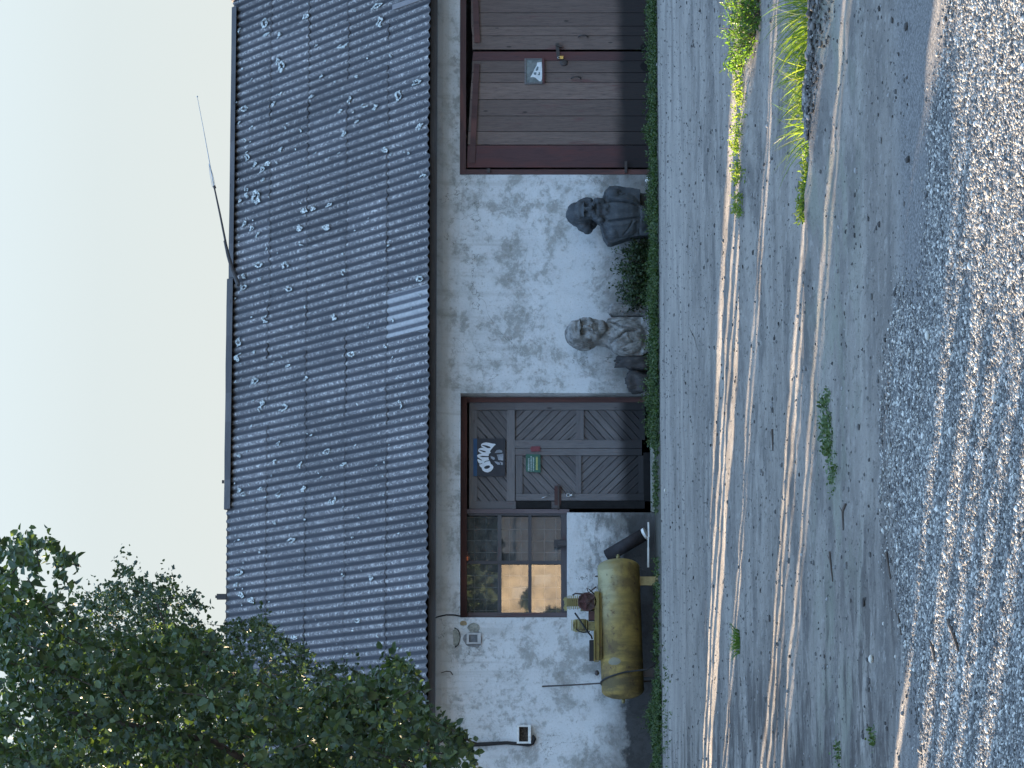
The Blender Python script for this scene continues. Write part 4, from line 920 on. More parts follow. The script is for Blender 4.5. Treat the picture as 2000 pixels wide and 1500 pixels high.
def bust(kind):
    m = MB(); E = m.ell
    if kind == 'a':
        base = np.array([wx(421, -.38), -.38, 0.])
        E((.012, .02, .955), (.158, .185, .195)); E((.185, .03, .875), (.062, .09, .078)); E((-.175, .03, .868), (.066, .09, .070)); E((-.125, .03, .925), (.088, .10, .085)); E((.145, .03, .935), (.078, .10, .08)); E((-.15, .03, .89), (.07, .09, .08)); E((0, .10, .86), (.19, .12, .15))
        E((.045, -.085, .865), (.118, .13, .165)); E((.045, -.085, .725), (.155, .125, .12)); E((.02, -.06, .68), (.165, .12, .10)); E((.055, -.13, .65), (.10, .07, .08))
        E((.105, -.185, .785), (.055, .035, .028)); E((.0, -.185, .785), (.06, .035, .028)); E((.058, -.205, .845), (.026, .045, .055)); E((.060, -.225, .822), (.030, .030, .022))
        E((.05, -.175, .915), (.108, .04, .024)); E((.13, -.15, .84), (.035, .04, .035)); E((-.025, -.15, .84), (.04, .04, .035)); E((0, .02, .66), (.15, .13, .12))
        E((.06, -.14, .97), (.10, .05, .07)); E((.07, .0, 1.03), (.10, .13, .1))
        for k in range(16):
            a = k*.62; E((.045+.14*math.cos(a)*(.6+.4*(k % 3)/2), -.13-.05*abs(math.sin(k*2.1)), .70+.085*math.sin(a)), (.04, .04, .05), 10, 8)
        for k in range(12):
            sx = 1 if k % 2 else -1; E((sx*(.17+.03*random.random()), -.03+.08*random.random(), .82+.14*random.random()), (.04, .05, .04), 10, 8)
        P = [(-.15, .70), (-.30, .66), (-.385, .61), (-.392, .56), (-.31, .33), (-.285, .20), (-.28, .0), (.065, .0), (.085, .185), (.325, .187), (.345, .30), (.375, .50), (.372, .58), (.31, .64), (.15, .70)]
        m.prism(P, -.12, .16)
        E((-.02, -.10, .42), (.31, .13, .27)); E((-.22, -.04, .52), (.14, .15, .13)); E((.23, -.04, .52), (.13, .15, .13)); E((-.06, -.10, .20), (.18, .09, .16))
        V, N, fs = remesh(m, .0085, 3)
        fy = lambda x, z: front(V, x, z)
        S = []
        L = lambda pts, r, a: S.append(([(x, fy(x, z), z) for x, z in pts], r, a))
        L([(.16, .62), (.15, .45), (.13, .30), (.10, .2)], .014, -.042); L([(-.11, .60), (-.10, .45), (-.08, .30), (-.06, .19)], .013, -.036); L([(-.10, .28), (-.22, .34), (-.29, .40)], .012, -.014)
        L([(.20, .60), (.19, .42), (.16, .28)], .02, .014); L([(-.16, .58), (-.16, .42), (-.12, .25)], .02, .014); L([(.05, .60), (.05, .45), (.02, .22)], .05, -.012)
        L([(.27, .46), (.25, .42), (.27, .37)], .013, -.03); L([(.03, .19), (-.08, .195), (-.26, .20)], .012, -.014); L([(-.02, .56), (-.01, .3)], .008, -.008)
        L([(.112, .88)], .030, -.055); L([(-.012, .88)], .030, -.055); L([(.112, .875)], .010, .010); L([(-.012, .875)], .010, .010)
        L([(.01, .757), (.055, .762), (.10, .757)], .013, -.03); L([(.02, .82), (-.005, .79)], .012, -.022); L([(.10, .82), (.125, .79)], .012, -.022); L([(.15, .93), (.16, .85), (.16, .78)], .016, -.018); L([(-.07, .95), (-.08, .86), (-.075, .78)], .018, -.022)
        L([(-.05, .90), (-.03, .80)], .012, -.008); L([(.06, 1.02), (-.06, 1.0)], .012, -.006); L([(-.11, 1.06), (-.12, .96), (-.11, .90)], .014, -.016)
        V = brush(V, N, S)
        for i in range(len(V)):
            v = V[i]; z = v[2]; w = Vector((v[0]*26, v[1]*26, z*18))
            hair = (z < .80 and z > .60 and v[1] < .0) or (z > .78 and (abs(v[0]-.04) > .13 or v[1] > .02))
            V[i] = v+N[i]*(noise.noise(w)*.010 if hair and z > .6 else noise.noise(Vector(v*9))*.005)
        lab = ('dark grey bust of a bushy-bearded man in a coat, standing by the garage door', 'bust', 'busta')
    else:
        base = np.array([wx(653.6, -.36), -.36, 0.])
        E((.005, .01, .885), (.198, .205, .205)); E((-.04, .06, .86), (.165, .16, .19)); E((.045, -.06, .75), (.155, .145, .155)); E((.07, -.10, .66), (.105, .10, .085)); E((.085, -.165, .640), (.055, .045, .045))
        E((.075, -.205, .755), (.075, .030, .024)); E((.072, -.215, .815), (.028, .045, .058)); E((.076, -.232, .792), (.036, .030, .024)); E((.065, -.165, .905), (.135, .05, .028)); E((.165, -.12, .795), (.045, .05, .042)); E((-.035, -.13, .79), (.055, .055, .045))
        E((-.185, .0, .83), (.022, .04, .055)); E((.215, .03, .84), (.018, .035, .05)); E((.06, -.13, .98), (.11, .07, .07))
        m.tube([(.0, .03, .74), (.0, .03, .40)], [.145, .165], 24)
        P = [(.14, .60), (.205, .565), (.222, .50), (.225, .14), (-.285, .14), (-.28, .31), (-.245, .42), (-.19, .52), (-.13, .60)]
        m.prism(P, -.06, .14); E((-.04, -.06, .34), (.24, .13, .24)); E((-.17, -.02, .38), (.12, .13, .16)); E((.12, -.02, .42), (.11, .13, .18))
        m.box(-.26, .21, -.10, .13, .10, .16)
        V, N, fs = remesh(m, .0085, 3); fy = lambda x, z: front(V, x, z); S = []
        L = lambda pts, r, a: S.append(([(x, fy(x, z), z) for x, z in pts], r, a))
        L([(.145, .868)], .034, -.062); L([(-.005, .862)], .036, -.062); L([(.145, .862)], .011, .012); L([(-.005, .858)], .011, .012)
        L([(.035, .735), (.08, .738), (.13, .735)], .013, -.034); L([(.125, .80), (.155, .73)], .016, -.026); L([(.02, .80), (-.01, .72)], .018, -.028); L([(.05, .785), (.10, .785)], .009, -.02); L([(.05, .69), (.09, .685), (.13, .69)], .012, -.012)
        L([(-.12, .95), (-.135, .86), (-.12, .76)], .02, -.015); L([(.055, .96), (.02, .95)], .01, -.006); L([(-.01, .98), (.10, .985)], .009, -.006)
        L([(.16, .56), (.09, .42), (.04, .20)], .014, -.045); L([(-.14, .56), (-.06, .44), (.02, .36), (.03, .22)], .014, -.045); L([(.12, .52), (.05, .38)], .03, .012); L([(-.12, .50), (-.03, .36)], .03, .014)
        L([(-.20, .42), (-.14, .30), (-.10, .18)], .012, -.016); L([(-.24, .36), (-.20, .22)], .012, -.014); L([(.20, .50), (.205, .18)], .012, -.015); L([(-.05, .32), (-.12, .26)], .01, -.012); L([(.12, .36), (.16, .24)], .011, -.012)
        V = brush(V, N, S)
        for i in range(len(V)): V[i] = V[i]+N[i]*(noise.noise(Vector(V[i]*12))*.006+noise.noise(Vector(V[i]*40))*.0025)
        V = V*np.array([1., 1., 1.072])
        lab = ('pale flaking bust of a bald man with a goatee on a flat plinth', 'bust', 'bustb')
    t = thing('bust', lab[0], lab[1], base)
    npmesh('figure', V+base, fs, MAT[lab[2]], t, True)
    m = MB()
    if kind == 'b':
        x0, x1 = base[0]-.245, base[0]+.425; m.box(x0, x1, base[1]-.17, base[1]+.20, .03, .105); m.box(x0+.06, x1-.20, base[1]-.10, base[1]+.15, .105, .145); m.box(x0+.03, x1-.05, base[1]-.13, base[1]+.18, -.03, .03)
        m.build('plinth', MAT['cement2'], t)
    else:
        m.box(base[0]-.27, base[0]+.30, base[1]+.02, base[1]+.18, -.02, .20); m.build('plinth', MAT['cementd'], t)
MAT['cementd'] = m_plain('dark_plinth', (.06, .065, .072), .9, .3)
bust('a'); bust('b')

# ------------------------------------------------------------------ plants
def leaves(C, D, Nn, size, wid=.62, fold=.18):
    """C centres(base) D directions Nn normals; returns verts, quads: pointed oval leaves of two folded halves"""
    n = len(C); Sd = np.cross(D, Nn); Sd /= np.linalg.norm(Sd, axis=1)[:, None]+1e-9; U = np.cross(Sd, D)
    s = size[:, None]
    b = C; t = C+D*s; f = U*s*fold
    L1 = C+D*s*.30+Sd*s*wid*.5+f; L2 = C+D*s*.68+Sd*s*wid*.40+f*.8; R1 = C+D*s*.30-Sd*s*wid*.5+f; R2_ = C+D*s*.68-Sd*s*wid*.40+f*.8
    V = np.stack([b, L1, L2, t, R2_, R1], 1).reshape(-1, 3); k = np.arange(n)[:, None]*6
    Fq = np.concatenate([k+np.array([[0, 3, 2, 1]]), k+np.array([[0, 5, 4, 3]])], 0)
    return V, Fq
def unit(a): return a/(np.linalg.norm(a, axis=-1, keepdims=True)+1e-9)
def inpoly(x, y, P):
    c = np.zeros(len(x), bool); n = len(P)
    for i in range(n):
        x0, y0 = P[i-1]; x1, y1 = P[i]
        k = ((y0 > y) != (y1 > y)) & (x < (x1-x0)*(y-y0)/(y1-y0+1e-12)+x0); c ^= k
    return c
def shoots(starts, dirs, lens, per, size, droop=.25, tw=None):
    """leaves along shoots; returns C,D,N,size arrays"""
    n = len(starts); i = np.repeat(np.arange(n), per); t = RNG.uniform(.05, 1., n*per)
    P = starts[i]+dirs[i]*(lens[i]*t)[:, None]+RNG.normal(0, .012, (n*per, 3))
    r = unit(RNG.normal(0, 1, (n*per, 3))); D = unit(r*.9+dirs[i]*.5+np.array([0, 0, -droop])); Nn = unit(RNG.normal(0, .55, (n*per, 3))+np.array([0, -.25, .75]))
    return P, D, Nn, size*RNG.uniform(.6, 1.25, n*per)*(1.05-.35*t)
def tree_px(name, label, poly, tips, trange, nsh, per, lsize, leafmat, trunk, limbs, wid, shl=(.22, .5), extra=None):
    """a crown filling a region, built in depth between two distances"""
    base = np.array(trunk[0])
    xs = [p[0] for p in poly]; ys = [p[1] for p in poly]
    X = RNG.uniform(min(xs), max(xs), nsh*4); Y = RNG.uniform(min(ys), max(ys), nsh*4); k = inpoly(X, Y, poly); X, Y = X[k][:nsh], Y[k][:nsh]
    tt = RNG.uniform(trange[0], trange[1], len(X)); dens = np.array([noise.noise(Vector((a*.012, b*.012, c*1.2))) for a, b, c in zip(X, Y, tt)]); k = dens > RNG.uniform(-.75, .05, len(X)); X, Y, tt = X[k], Y[k], tt[k]
    st = np.array([T(a, b, c) for a, b, c in zip(X, Y, tt)]); dr = unit(RNG.normal(0, .55, (len(st), 3))+np.array([.25, 0, .8])); ln = RNG.uniform(shl[0], shl[1], len(st))
    # shoots whose tip would leave the outline are shortened
    tX, tY = project(st+dr*ln[:, None]); ok = inpoly(tX, tY, poly); ln = np.where(ok, ln, ln*.35)
    st2 = []; dr2 = []; ln2 = []
    tips = list(tips)
    for i in range(len(poly)):
        (x0_, y0_), (x1_, y1_) = poly[i-1], poly[i]; L_ = math.hypot(x1_-x0_, y1_-y0_)
        if max(y0_, y1_) > 1520 or min(x0_, x1_) < -5: continue
        for _ in range(max(1, int(L_/13))):
            f_ = RNG.random(); px_, py_ = x0_+(x1_-x0_)*f_, y0_+(y1_-y0_)*f_; r_ = RNG.gamma(2., 9.)+4; k_ = RNG.normal(-.45, .35)
            dx_, dy_ = -1., k_; n_ = math.hypot(dx_, dy_); tips.append((px_-dx_/n_*34, py_-dy_/n_*34+10, px_+dx_/n_*r_, py_+dy_/n_*r_))
    for (ax, ay, bx, by) in tips:
        c = RNG.uniform(*trange); a = T(ax, ay, c); b = T(bx, by, c+RNG.normal(0, .1)); st2.append(a); dr2.append(unit(b-a)); ln2.append(np.linalg.norm(b-a))
    if st2: st = np.concatenate([st, st2]); dr = np.concatenate([dr, dr2]); ln = np.concatenate([ln, ln2])
    C, D, Nn, S = shoots(st, dr, ln, per, lsize)
    V, Fq = leaves(C, D, Nn, S, wid)
    t = thing(name, label, 'tree', base)
    npmesh('crown', V, Fq, leafmat, t)
    m = MB(); m.tube(trunk, list(np.linspace(.11, .05, len(trunk))), 10)
    for l in limbs: m.tube(l, list(np.linspace(.035, .008, len(l))), 7)
    kk = RNG.permutation(len(st))[:min(len(st), 420)]
    for i in kk: m.tube([st[i], st[i]+dr[i]*ln[i]*.72], [.006, .0025], 3, 0, False)
    m.build('trunk', MAT['bark'], t, True)

def gpt(Y, t):
    p = T(1000, Y, t); return np.array([p[0], p[1], 0.])
def trunk_to(Y, t, top, lean=0.):
    b = gpt(Y, t); return [b, b+np.array([lean*.25, .05, top*.33]), b+np.array([lean*.55, 0, top*.66]), b+np.array([lean, .05, top])]
PA = [(-40,1100),(0,1085),(30,1062),(60,1048),(95,1062),(122,1085),(110,1130),(122,1180),(140,1235),(215,1275),(290,1275),(325,1245),(395,1240),(440,1290),(520,1330),(600,1355),(700,1360),(750,1330),(795,1298),(812,1335),(800,1370),(830,1395),(850,1415),(890,1425),(925,1478),(900,1500),(890,1640),(-40,1640)]
TA = [(60,1110,58,1030),(90,1120,95,1030),(30,1120,25,1045),(100,1150,128,1085),(330,1290,345,1228),(390,1290,405,1238),(720,1340,778,1270),(770,1340,800,1278),(850,1440,905,1425),(870,1480,922,1478),(860,1450,893,1420),(800,1400,846,1388),(820,1440,870,1420)]
tr = trunk_to(1655, 22.6, 5.6, .5)
tree_px('lime_tree', 'large leafy lime tree with big leaves nearest the camera at the left edge', PA, TA, (21.6, 24.4), 1550, 12, .076, MAT['leafA'], tr,
        [[tr[1], T(600, 1560, 22.8), T(420, 1450, 22.6), T(180, 1400, 22.5), T(60, 1380, 22.7)], [tr[1], T(760, 1560, 23), T(800, 1470, 23), T(860, 1440, 23.1)], [tr[2], T(380, 1540, 22.3), T(230, 1320, 22.4)], [tr[1], T(560, 1500, 23.), T(640, 1400, 23.2), T(640, 1340, 23)]], .74)
PB = [(100,1290),(135,1215),(170,1150),(190,1190),(230,1100),(262,1120),(290,1150),(320,1125),(345,1160),(385,1165),(388,1215),(430,1250),(445,1225),(480,1222),(520,1202),(540,1245),(590,1262),(610,1310),(680,1295),(720,1325),(790,1308),(825,1365),(840,1415),(835,1470),(800,1620),(100,1620)]
TB = [(250,1160,236,1062),(255,1150,250,1066),(290,1160,268,1085),(330,1160,318,1095),(340,1165,336,1105),(370,1170,385,1155),(370,1190,392,1160),(190,1180,182,1120),(200,1190,192,1128),(215,1200,222,1155),(150,1230,140,1185),(420,1260,408,1205),(430,1270,432,1230),(520,1240,498,1175),(510,1240,526,1190),(600,1290,592,1238),(700,1310,692,1255),(740,1330,742,1285),(800,1330,800,1268),(820,1370,838,1325)]
tr = trunk_to(1610, 35.5, 5.5, .8)
tree_px('birch_tree', 'slender birch with small leaves and thin upright tips in front of the roof', PB, TB, (33.5, 37.4), 3100, 12, .058, MAT['leafB'], tr,
        [[tr[1], T(700, 1500, 35.5), T(500, 1350, 35.5), T(280, 1200, 35.5)], [tr[2], T(500, 1500, 35), T(350, 1300, 35), T(300, 1160, 35)], [tr[1], T(800, 1500, 36), T(760, 1380, 36), T(740, 1320, 36)]], .7)
PC = [(80,1300),(150,1262),(260,1225),(360,1235),(436,1262),(470,1300),(470,1640),(40,1640)]
b = gpt(1600, 54.)
tr = [b, b+np.array([.2, 0, 2.5]), b+np.array([.5, 0, 5]), b+np.array([.9, 0, 7.5])]
tree_px('birch_tree', 'dark birch crown behind the left end of the roof ridge', PC, [(300, 1270, 290, 1200), (380, 1270, 372, 1215), (220, 1280, 212, 1225)], (52.2, 55.), 1300, 10, .085, MAT['leafB'], tr, [[tr[2], T(300, 1450, 54), T(250, 1300, 54)]], .72, (.3, .6))

MAT['weedd'] = m_leaf('wall_weed_leaf', [(.022, .045, .018), (.036, .068, .024), (.055, .095, .032), (.085, .115, .045)], .25)
def weeds():
    """low weeds growing along the foot of the wall"""
    st = []; ln = []
    segs = [(-40, 345, 6.2, .13), (345, 480, 8., .15), (480, 620, 9., .17), (620, 770, 8.5, .15), (770, 872, 8., .20), (1330, 1440, 8.5, .15), (872, 1000, .8, .07), (1440, 1560, 5., .12), (1090, 1330, .8, .06), (1340, 1420, 4., .20)]
    for Y0, Y1, d, h in segs:
        n = int((Y1-Y0)*d*.8); Y = RNG.uniform(Y0, Y1, n)
        for y in Y:
            dep = -1.75+1.3*RNG.random()**.8
            x = wx(y, dep); hh = h*.62*(.25+.95*RNG.random()**1.5)*max(.12, 1+1.9*noise.noise(Vector((x*2.6, dep*1.5, 0)))); st.append((x, dep, 0.01)); ln.append(max(.03, hh))
    st = np.array(st); ln = np.array(ln); dr = unit(RNG.normal(0, .38, (len(st), 3))+np.array([0, -.15, 1.]))
    C, D, Nn, S = shoots(st, dr, ln, 7, .040, 0.); V, Fq = leaves(C, D, Nn, S, .55)
    setp(npmesh('weeds', V, Fq, MAT['weedd']), kind='stuff')
weeds()

def bush(name, label, base, n, per, spread, height, lsize, mat, wid=.6, up=1.0, lean=(0, 0, 0), cat='plant', grass=False, bl=.2):
    base = np.array(base, float); base[2] = hgt(base[0], base[1]) if base[1] < -1 else 0.
    t = thing(name, label, cat, base)
    if not grass:
        a = RNG.uniform(0, 6.28, n); r = np.sqrt(RNG.random(n)); st = base+np.stack([np.cos(a)*r*spread[0], np.sin(a)*r*spread[1], np.zeros(n)], 1)
        h = height*(1-.45*r**2)*RNG.uniform(.65, 1.1, n); dr = unit(np.stack([np.cos(a)*r*.45, np.sin(a)*r*.45, np.full(n, up)], 1)+RNG.normal(0, .14, (n, 3))+np.array(lean))
        C, D, Nn, S = shoots(st, dr, h, per, lsize, .05); V, Fq = leaves(C, D, Nn, S, wid); npmesh('foliage', V, Fq, mat, t)
        m = MB()
        for i in range(0, n, 2): m.tube([base-np.array([0, 0, .01]), base*.3+st[i]*.7+np.array([0, 0, .01]), st[i]+dr[i]*h[i]*.9], [.005, .004, .002], 3, 0, False)
        m.build('stem', MAT['twig'], t)
    else:
        V = []; Fq = []
        for i in range(n):
            a = RNG.uniform(0, 6.28); r = math.sqrt(RNG.random()); p = base+np.array([math.cos(a)*r*spread[0], math.sin(a)*r*spread[1], 0]); d = unit(np.array([math.cos(a)*.5*r, math.sin(a)*.5*r, 1.])+RNG.normal(0, .22, 3)+np.array(lean))
            L = bl*RNG.uniform(.5, 1.15); w = .0045*RNG.uniform(.7, 1.4); sd = unit(np.cross(d, RNG.normal(0, 1, 3))); bend = unit(np.array([d[0], d[1], 0])+1e-3)*L*.28
            b = len(V)
            for k in range(5):
                q = k/4; c = p+d*L*q+bend*q*q-np.array([0, 0, L*.22*q*q]); ww = w*(1-q)**.7
                V += [c-sd*ww, c+sd*ww]
            for k in range(4): Fq.append((b+2*k, b+2*k+1, b+2*k+3, b+2*k+2))
        npmesh('blades', np.array(V), np.array(Fq), mat, t)
c = W(1270, 540, -.30)
bush('shrub', 'dark leafy shrub growing between the two busts', (c[0], -.32, 0), 120, 26, (.36, .18), .60, .055, MAT['leafD'], .6, cat='shrub')
bush('shrub', 'small shrub shoot at the left foot of the dark bearded bust', (wx(497, -.3), -.28, 0), 40, 20, (.14, .1), .50, .05, MAT['leafD'], .6, cat='shrub')
def gp(X, Y): return G(X, Y)
bush('weed_clump', 'tall bright bushy weed clump on the near bank right by the picture edge', gp(1482, 12), 46, 20, (.20, .20), .30, .040, MAT['weed'], .42, cat='weed')
bush('weed_clump', 'bright bushy weed clump second from the edge on the far grass bank', gp(1477, 56), 40, 18, (.17, .16), .27, .038, MAT['weed'], .42, cat='weed')
bush('weed_clump', 'low bright weed clump at the end of the row on the far bank', gp(1474, 92), 26, 16, (.12, .14), .22, .035, MAT['weed'], .4, cat='weed')
bush('weed_clump', 'single broad-leaved weed sprig standing on the far bank', gp(1468, 128), 9, 9, (.05, .06), .19, .06, MAT['weed'], .34, cat='weed')
for X, Y, n, bl, lab in ((1600, 30, 260, .40, 'tall spiky grass tuft on the rubble bank at the right edge'), (1595, 8, 120, .42, 'tall grass tuft at the very edge of the picture'), (1590, 150, 330, .33, 'dense wide grass tuft in the middle of the rubble bank'), (1588, 115, 150, .30, 'thin grass tuft beside the dense one on the rubble bank'), (1588, 195, 170, .26, 'mid-sized grass tuft on the rubble bank'), (1596, 235, 150, .34, 'leaning sunlit grass tuft near the end of the rubble bank'), (1586, 300, 45, .16, 'tiny sunlit grass tuft past the end of the rubble bank')):
    bush('grass_tuft', lab, gp(X, Y), int(n*.42), 0, (.15 if n > 100 else .05, .13), 0, 0, MAT['grass'], lean=(-.12, 0, 0), cat='grass tuft', grass=True, bl=bl)
bush('grass_tuft', 'lone small green grass tuft in the middle of the dusty yard', gp(1442, 1253), 110, 0, (.10, .08), 0, 0, MAT['weed'], cat='grass tuft', grass=True, bl=.12)
def strips():
    st = []; ln = []
    for Y in RNG.uniform(95, 420, 330):
        if noise.noise(Vector((Y*.05, 0, 0))) < -.12: continue
        x = 1466-(Y-100)*.012+RNG.normal(0, 2.5); p = G(x, Y); p[2] = hgt(p[0], p[1]); st.append(p); ln.append(.075*(1.25-Y/480)*RNG.uniform(.5, 1.3)+.02)
    for Y in RNG.uniform(300, 430, 160):
        p = G(1592-(Y-300)*.015+RNG.normal(0, 2.5), Y); p[2] = hgt(p[0], p[1]); st.append(p); ln.append(.04*RNG.uniform(.5, 1.3))
    st = np.array(st); ln = np.array(ln); dr = unit(RNG.normal(0, .4, (len(st), 3))+np.array([0, 0, 1.])); C, D, Nn, S = shoots(st, dr, ln, 6, .034, 0.); V, Fq = leaves(C, D, Nn, S, .34)
    setp(npmesh('grass', V, Fq, MAT['grass']), kind='stuff')
strips()
def clover():
    st = []; ln = []
    for X0, Y0, sx, sy, n in ((1614, 785, 4, 12, 34), (1616, 835, 5, 14, 44), (1619, 872, 5, 16, 48), (1630, 930, 4, 16, 22), (1712, 1440, 3, 14, 12), (1642, 1470, 3, 12, 8), (1302, 1395, 4, 60, 70)):
        for _ in range(n):
            p = G(X0+RNG.normal(0, sx), Y0+RNG.normal(0, sy)); p[2] = hgt(p[0], p[1]); st.append(p); ln.append(.022*RNG.uniform(.4, 1.3))
    st = np.array(st); ln = np.array(ln); dr = unit(RNG.normal(0, .8, (len(st), 3))+np.array([0, 0, .8])); C, D, Nn, S = shoots(st, dr, ln, 6, .030, 0.); V, Fq = leaves(C, D, Nn, S, .6)
    setp(npmesh('clover', V, Fq, MAT['leafD2']), kind='stuff')
MAT['leafD2'] = m_leaf('clover_leaf', [(.035, .06, .024), (.055, .09, .034), (.08, .12, .04)], .2)
clover()
def twigs():
    for (Xa, Ya, Xb, Yb, r, lab) in ((1620, 1078, 1627, 1135, .012, 'short dark stick lying on the mossy strip of the yard'), (1735, 1078, 1745, 1130, .012, 'dark stick lying at the edge of the gravel'), (1862, 1210, 1876, 1272, .016, 'thick dark stick lying on the gravel'), (1826, 1262, 1833, 1292, .018, 'stubby dark stick on the gravel at the left'), (1348, 640, 1364, 685, .005, 'thin curved twig on the dusty track before the bald bust'), (1658, 985, 1650, 1035, .012, 'bent dark twig by the small clover patch'), (1760, 1198, 1764, 1240, .010, 'thin stick near the gravel edge at the lower left'), (1505, 838, 1508, 880, .014, 'dark strip of bark on the track before the entrance door')):
        a = G(Xa, Ya); b = G(Xb, Yb); mid = (a+b)/2+np.array([.03, .05, 0]); r *= .6; P = [a, (a+mid)/2+np.array([0, .01, 0]), mid, b]
        for p in P: p[2] = hgt(p[0], p[1])+r*.8
        m = MB(); m.tube(P, [r, r*1.1, r*.9, r*.5], 6); m.tube([P[2], P[2]+np.array([.05, .09, .01])], [r*.5, r*.2], 4)
        setp(m.build('twig', MAT['twig'], None, True, base=P[0]), lab, 'twig')
    for X, Y, lab in ((1707, 1287, 'small pale stone on the soil at the lower left'), (1812, 655, 'round pale stone on the gravel below the bald bust'), (1302, 958, 'small yellowish stone on the track by the entrance door')):
        p = G(X, Y); p[2] = hgt(p[0], p[1])+.012; m = MB(); s = .022; m.ell(p, (s, s*.8, s*.6), 10, 8); setp(m.build('stone', MAT['cement3'], None, True, base=p), lab, 'stone')
MAT['cement3'] = m_plain('pale_stone', (.45, .43, .38), .85, .2)
twigs()

# ------------------------------------------------------------------ unseen trees added left of the picture, shaped so the sun falls in streaks
def column(p0, p1, s, H, k):
    c = PS((p0+p1)/2, s); w = p1-p0; n = 12
    t = thing('shade_conifer' if w > .6 else 'shade_poplar', 'dense dark columnar conifer added out of view left of the yard to block the sun' if w > .6 else 'thin straight poplar added out of view left of the yard to block the sun', 'tree', (c[0], c[1], 0), 'added sun-blocking conifers left of the yard' if w > .6 else 'added sun-blocking poplars left of the yard')
    m = MB(); prof = [(0, .98), (.3, 1.), (.7, .99), (.93, .9), (1., .45)] if w > .6 else [(0, 1.), (.6, .98), (1., .7)]
    m.tube([(c[0], c[1], H*z) for z, r in prof], [w/2*r for z, r in prof], n); m.build('trunk' if w <= .6 else 'opaque_core', MAT['bark'] if w <= .6 else MAT['blockcore'], t)
    nl = int(260*w*H/3) if w > .6 else 60
    a = RNG.uniform(0, 6.28, nl); z = RNG.uniform(.02, 1.02, nl)*H; R_ = w/2*RNG.uniform(.85, 1.0, nl) if w > .6 else np.where(z > H*.8, w*.6, w*.45)
    C = np.stack([c[0]+np.cos(a)*R_, c[1]+np.sin(a)*R_, z], 1); D = unit(np.stack([np.cos(a)*.15, np.sin(a)*.15, np.ones(nl)], 1)+RNG.normal(0, .3, (nl, 3))); Nn = unit(np.stack([np.cos(a), np.sin(a), np.zeros(nl)], 1)+RNG.normal(0, .2, (nl, 3)))
    V, Fq = leaves(C, D, Nn, np.full(nl, .22 if w > .6 else .12)*RNG.uniform(.6, 1.1, nl), .35); npmesh('crown', V, Fq, MAT['leafD'], t)
MAT['blockcore'] = m_plain('opaque_core_green', (.018, .026, .014), .95, .4)  # solid core added so each column fully blocks the sun
LIT = [(1398.3, 1401), (1406.5, 1409), (1413.5, 1421), (1445.6, 1446.8), (1451.3, 1452.7), (1524, 1528), (1535, 1538.5), (1547.2, 1548), (1565.6, 1567.8), (1575.4, 1576.3),
       (1812, 1815.5), (1862, 1874), (1898, 1908), (1940, 1948), (1990, 2003)]
LP = [tuple(sorted((float(G(a, 1000)@PN), float(G(b, 1000)@PN)))) for a, b in LIT]
LP = sorted(LP, reverse=True); BL = []; hi = LP[0][1]+.45
for a, b in LP: BL.append((b, hi)); hi = a
BL.append((hi-1.6, hi))
P_TIP = float(G(1700, 1000)@PN)
for i, (a, b) in enumerate(BL):
    k = max(1, int(round((b-a)/1.5)))
    for q in range(k):
        lo, up = a+(b-a)*q/k, a+(b-a)*(q+1)/k; lo -= .03*(q > 0); up += .03*(q < k-1); mid = (lo+up)/2
        if mid > P_TIP: s = -1.+.1*math.sin(mid*7)+.25*(mid+19); H = 9.
        else: s = -9.5+.1*math.sin(i*5); H = (s+float(np.interp(-mid, [19.5, 20.5, 21., 21.6, 22.6, 23.5, 25.], [22.4, 22.05, 21.15, 21.25, 22., 22.9, 24.2]))+.15*math.sin(i*2.3))*math.tan(SUN_EL)+.02
        column(lo, up, s, H, i)
def big_tree(c, H, R, lab):  # unseen trees added to keep the sun off the foliage
    t = thing('shade_tree', lab, 'tree', (c[0], c[1], 0), 'added shade trees behind the left end of the workshop'); m = MB(); m.tube([(c[0], c[1], 0), (c[0]+.2, c[1], H*.5), (c[0], c[1], H*.9)], [.28, .2, .06], 8)
    m.build('trunk', MAT['bark'], t)
    n = 5200; u = unit(RNG.normal(0, 1, (n, 3)))*(RNG.random(n)**.45)[:, None]; P = np.array([c[0], c[1], H*.58])+u*np.array([R, R, H*.44])
    V, Fq = leaves(P, unit(RNG.normal(0, 1, (n, 3))), unit(RNG.normal(0, 1, (n, 3))), RNG.uniform(.35, .6, n), .8); npmesh('crown', V, Fq, MAT['leafB'], t)
for p, s, H, R in ((-7.3, 30, 15.5, 2.2), (-3.6, 31, 16.5, 2.6), (.6, 30, 15.5, 2.6), (4.8, 31, 16, 2.6)): big_tree(PS(p, s), H, R, 'unseen tall tree added behind the left end of the workshop to shade the foliage')

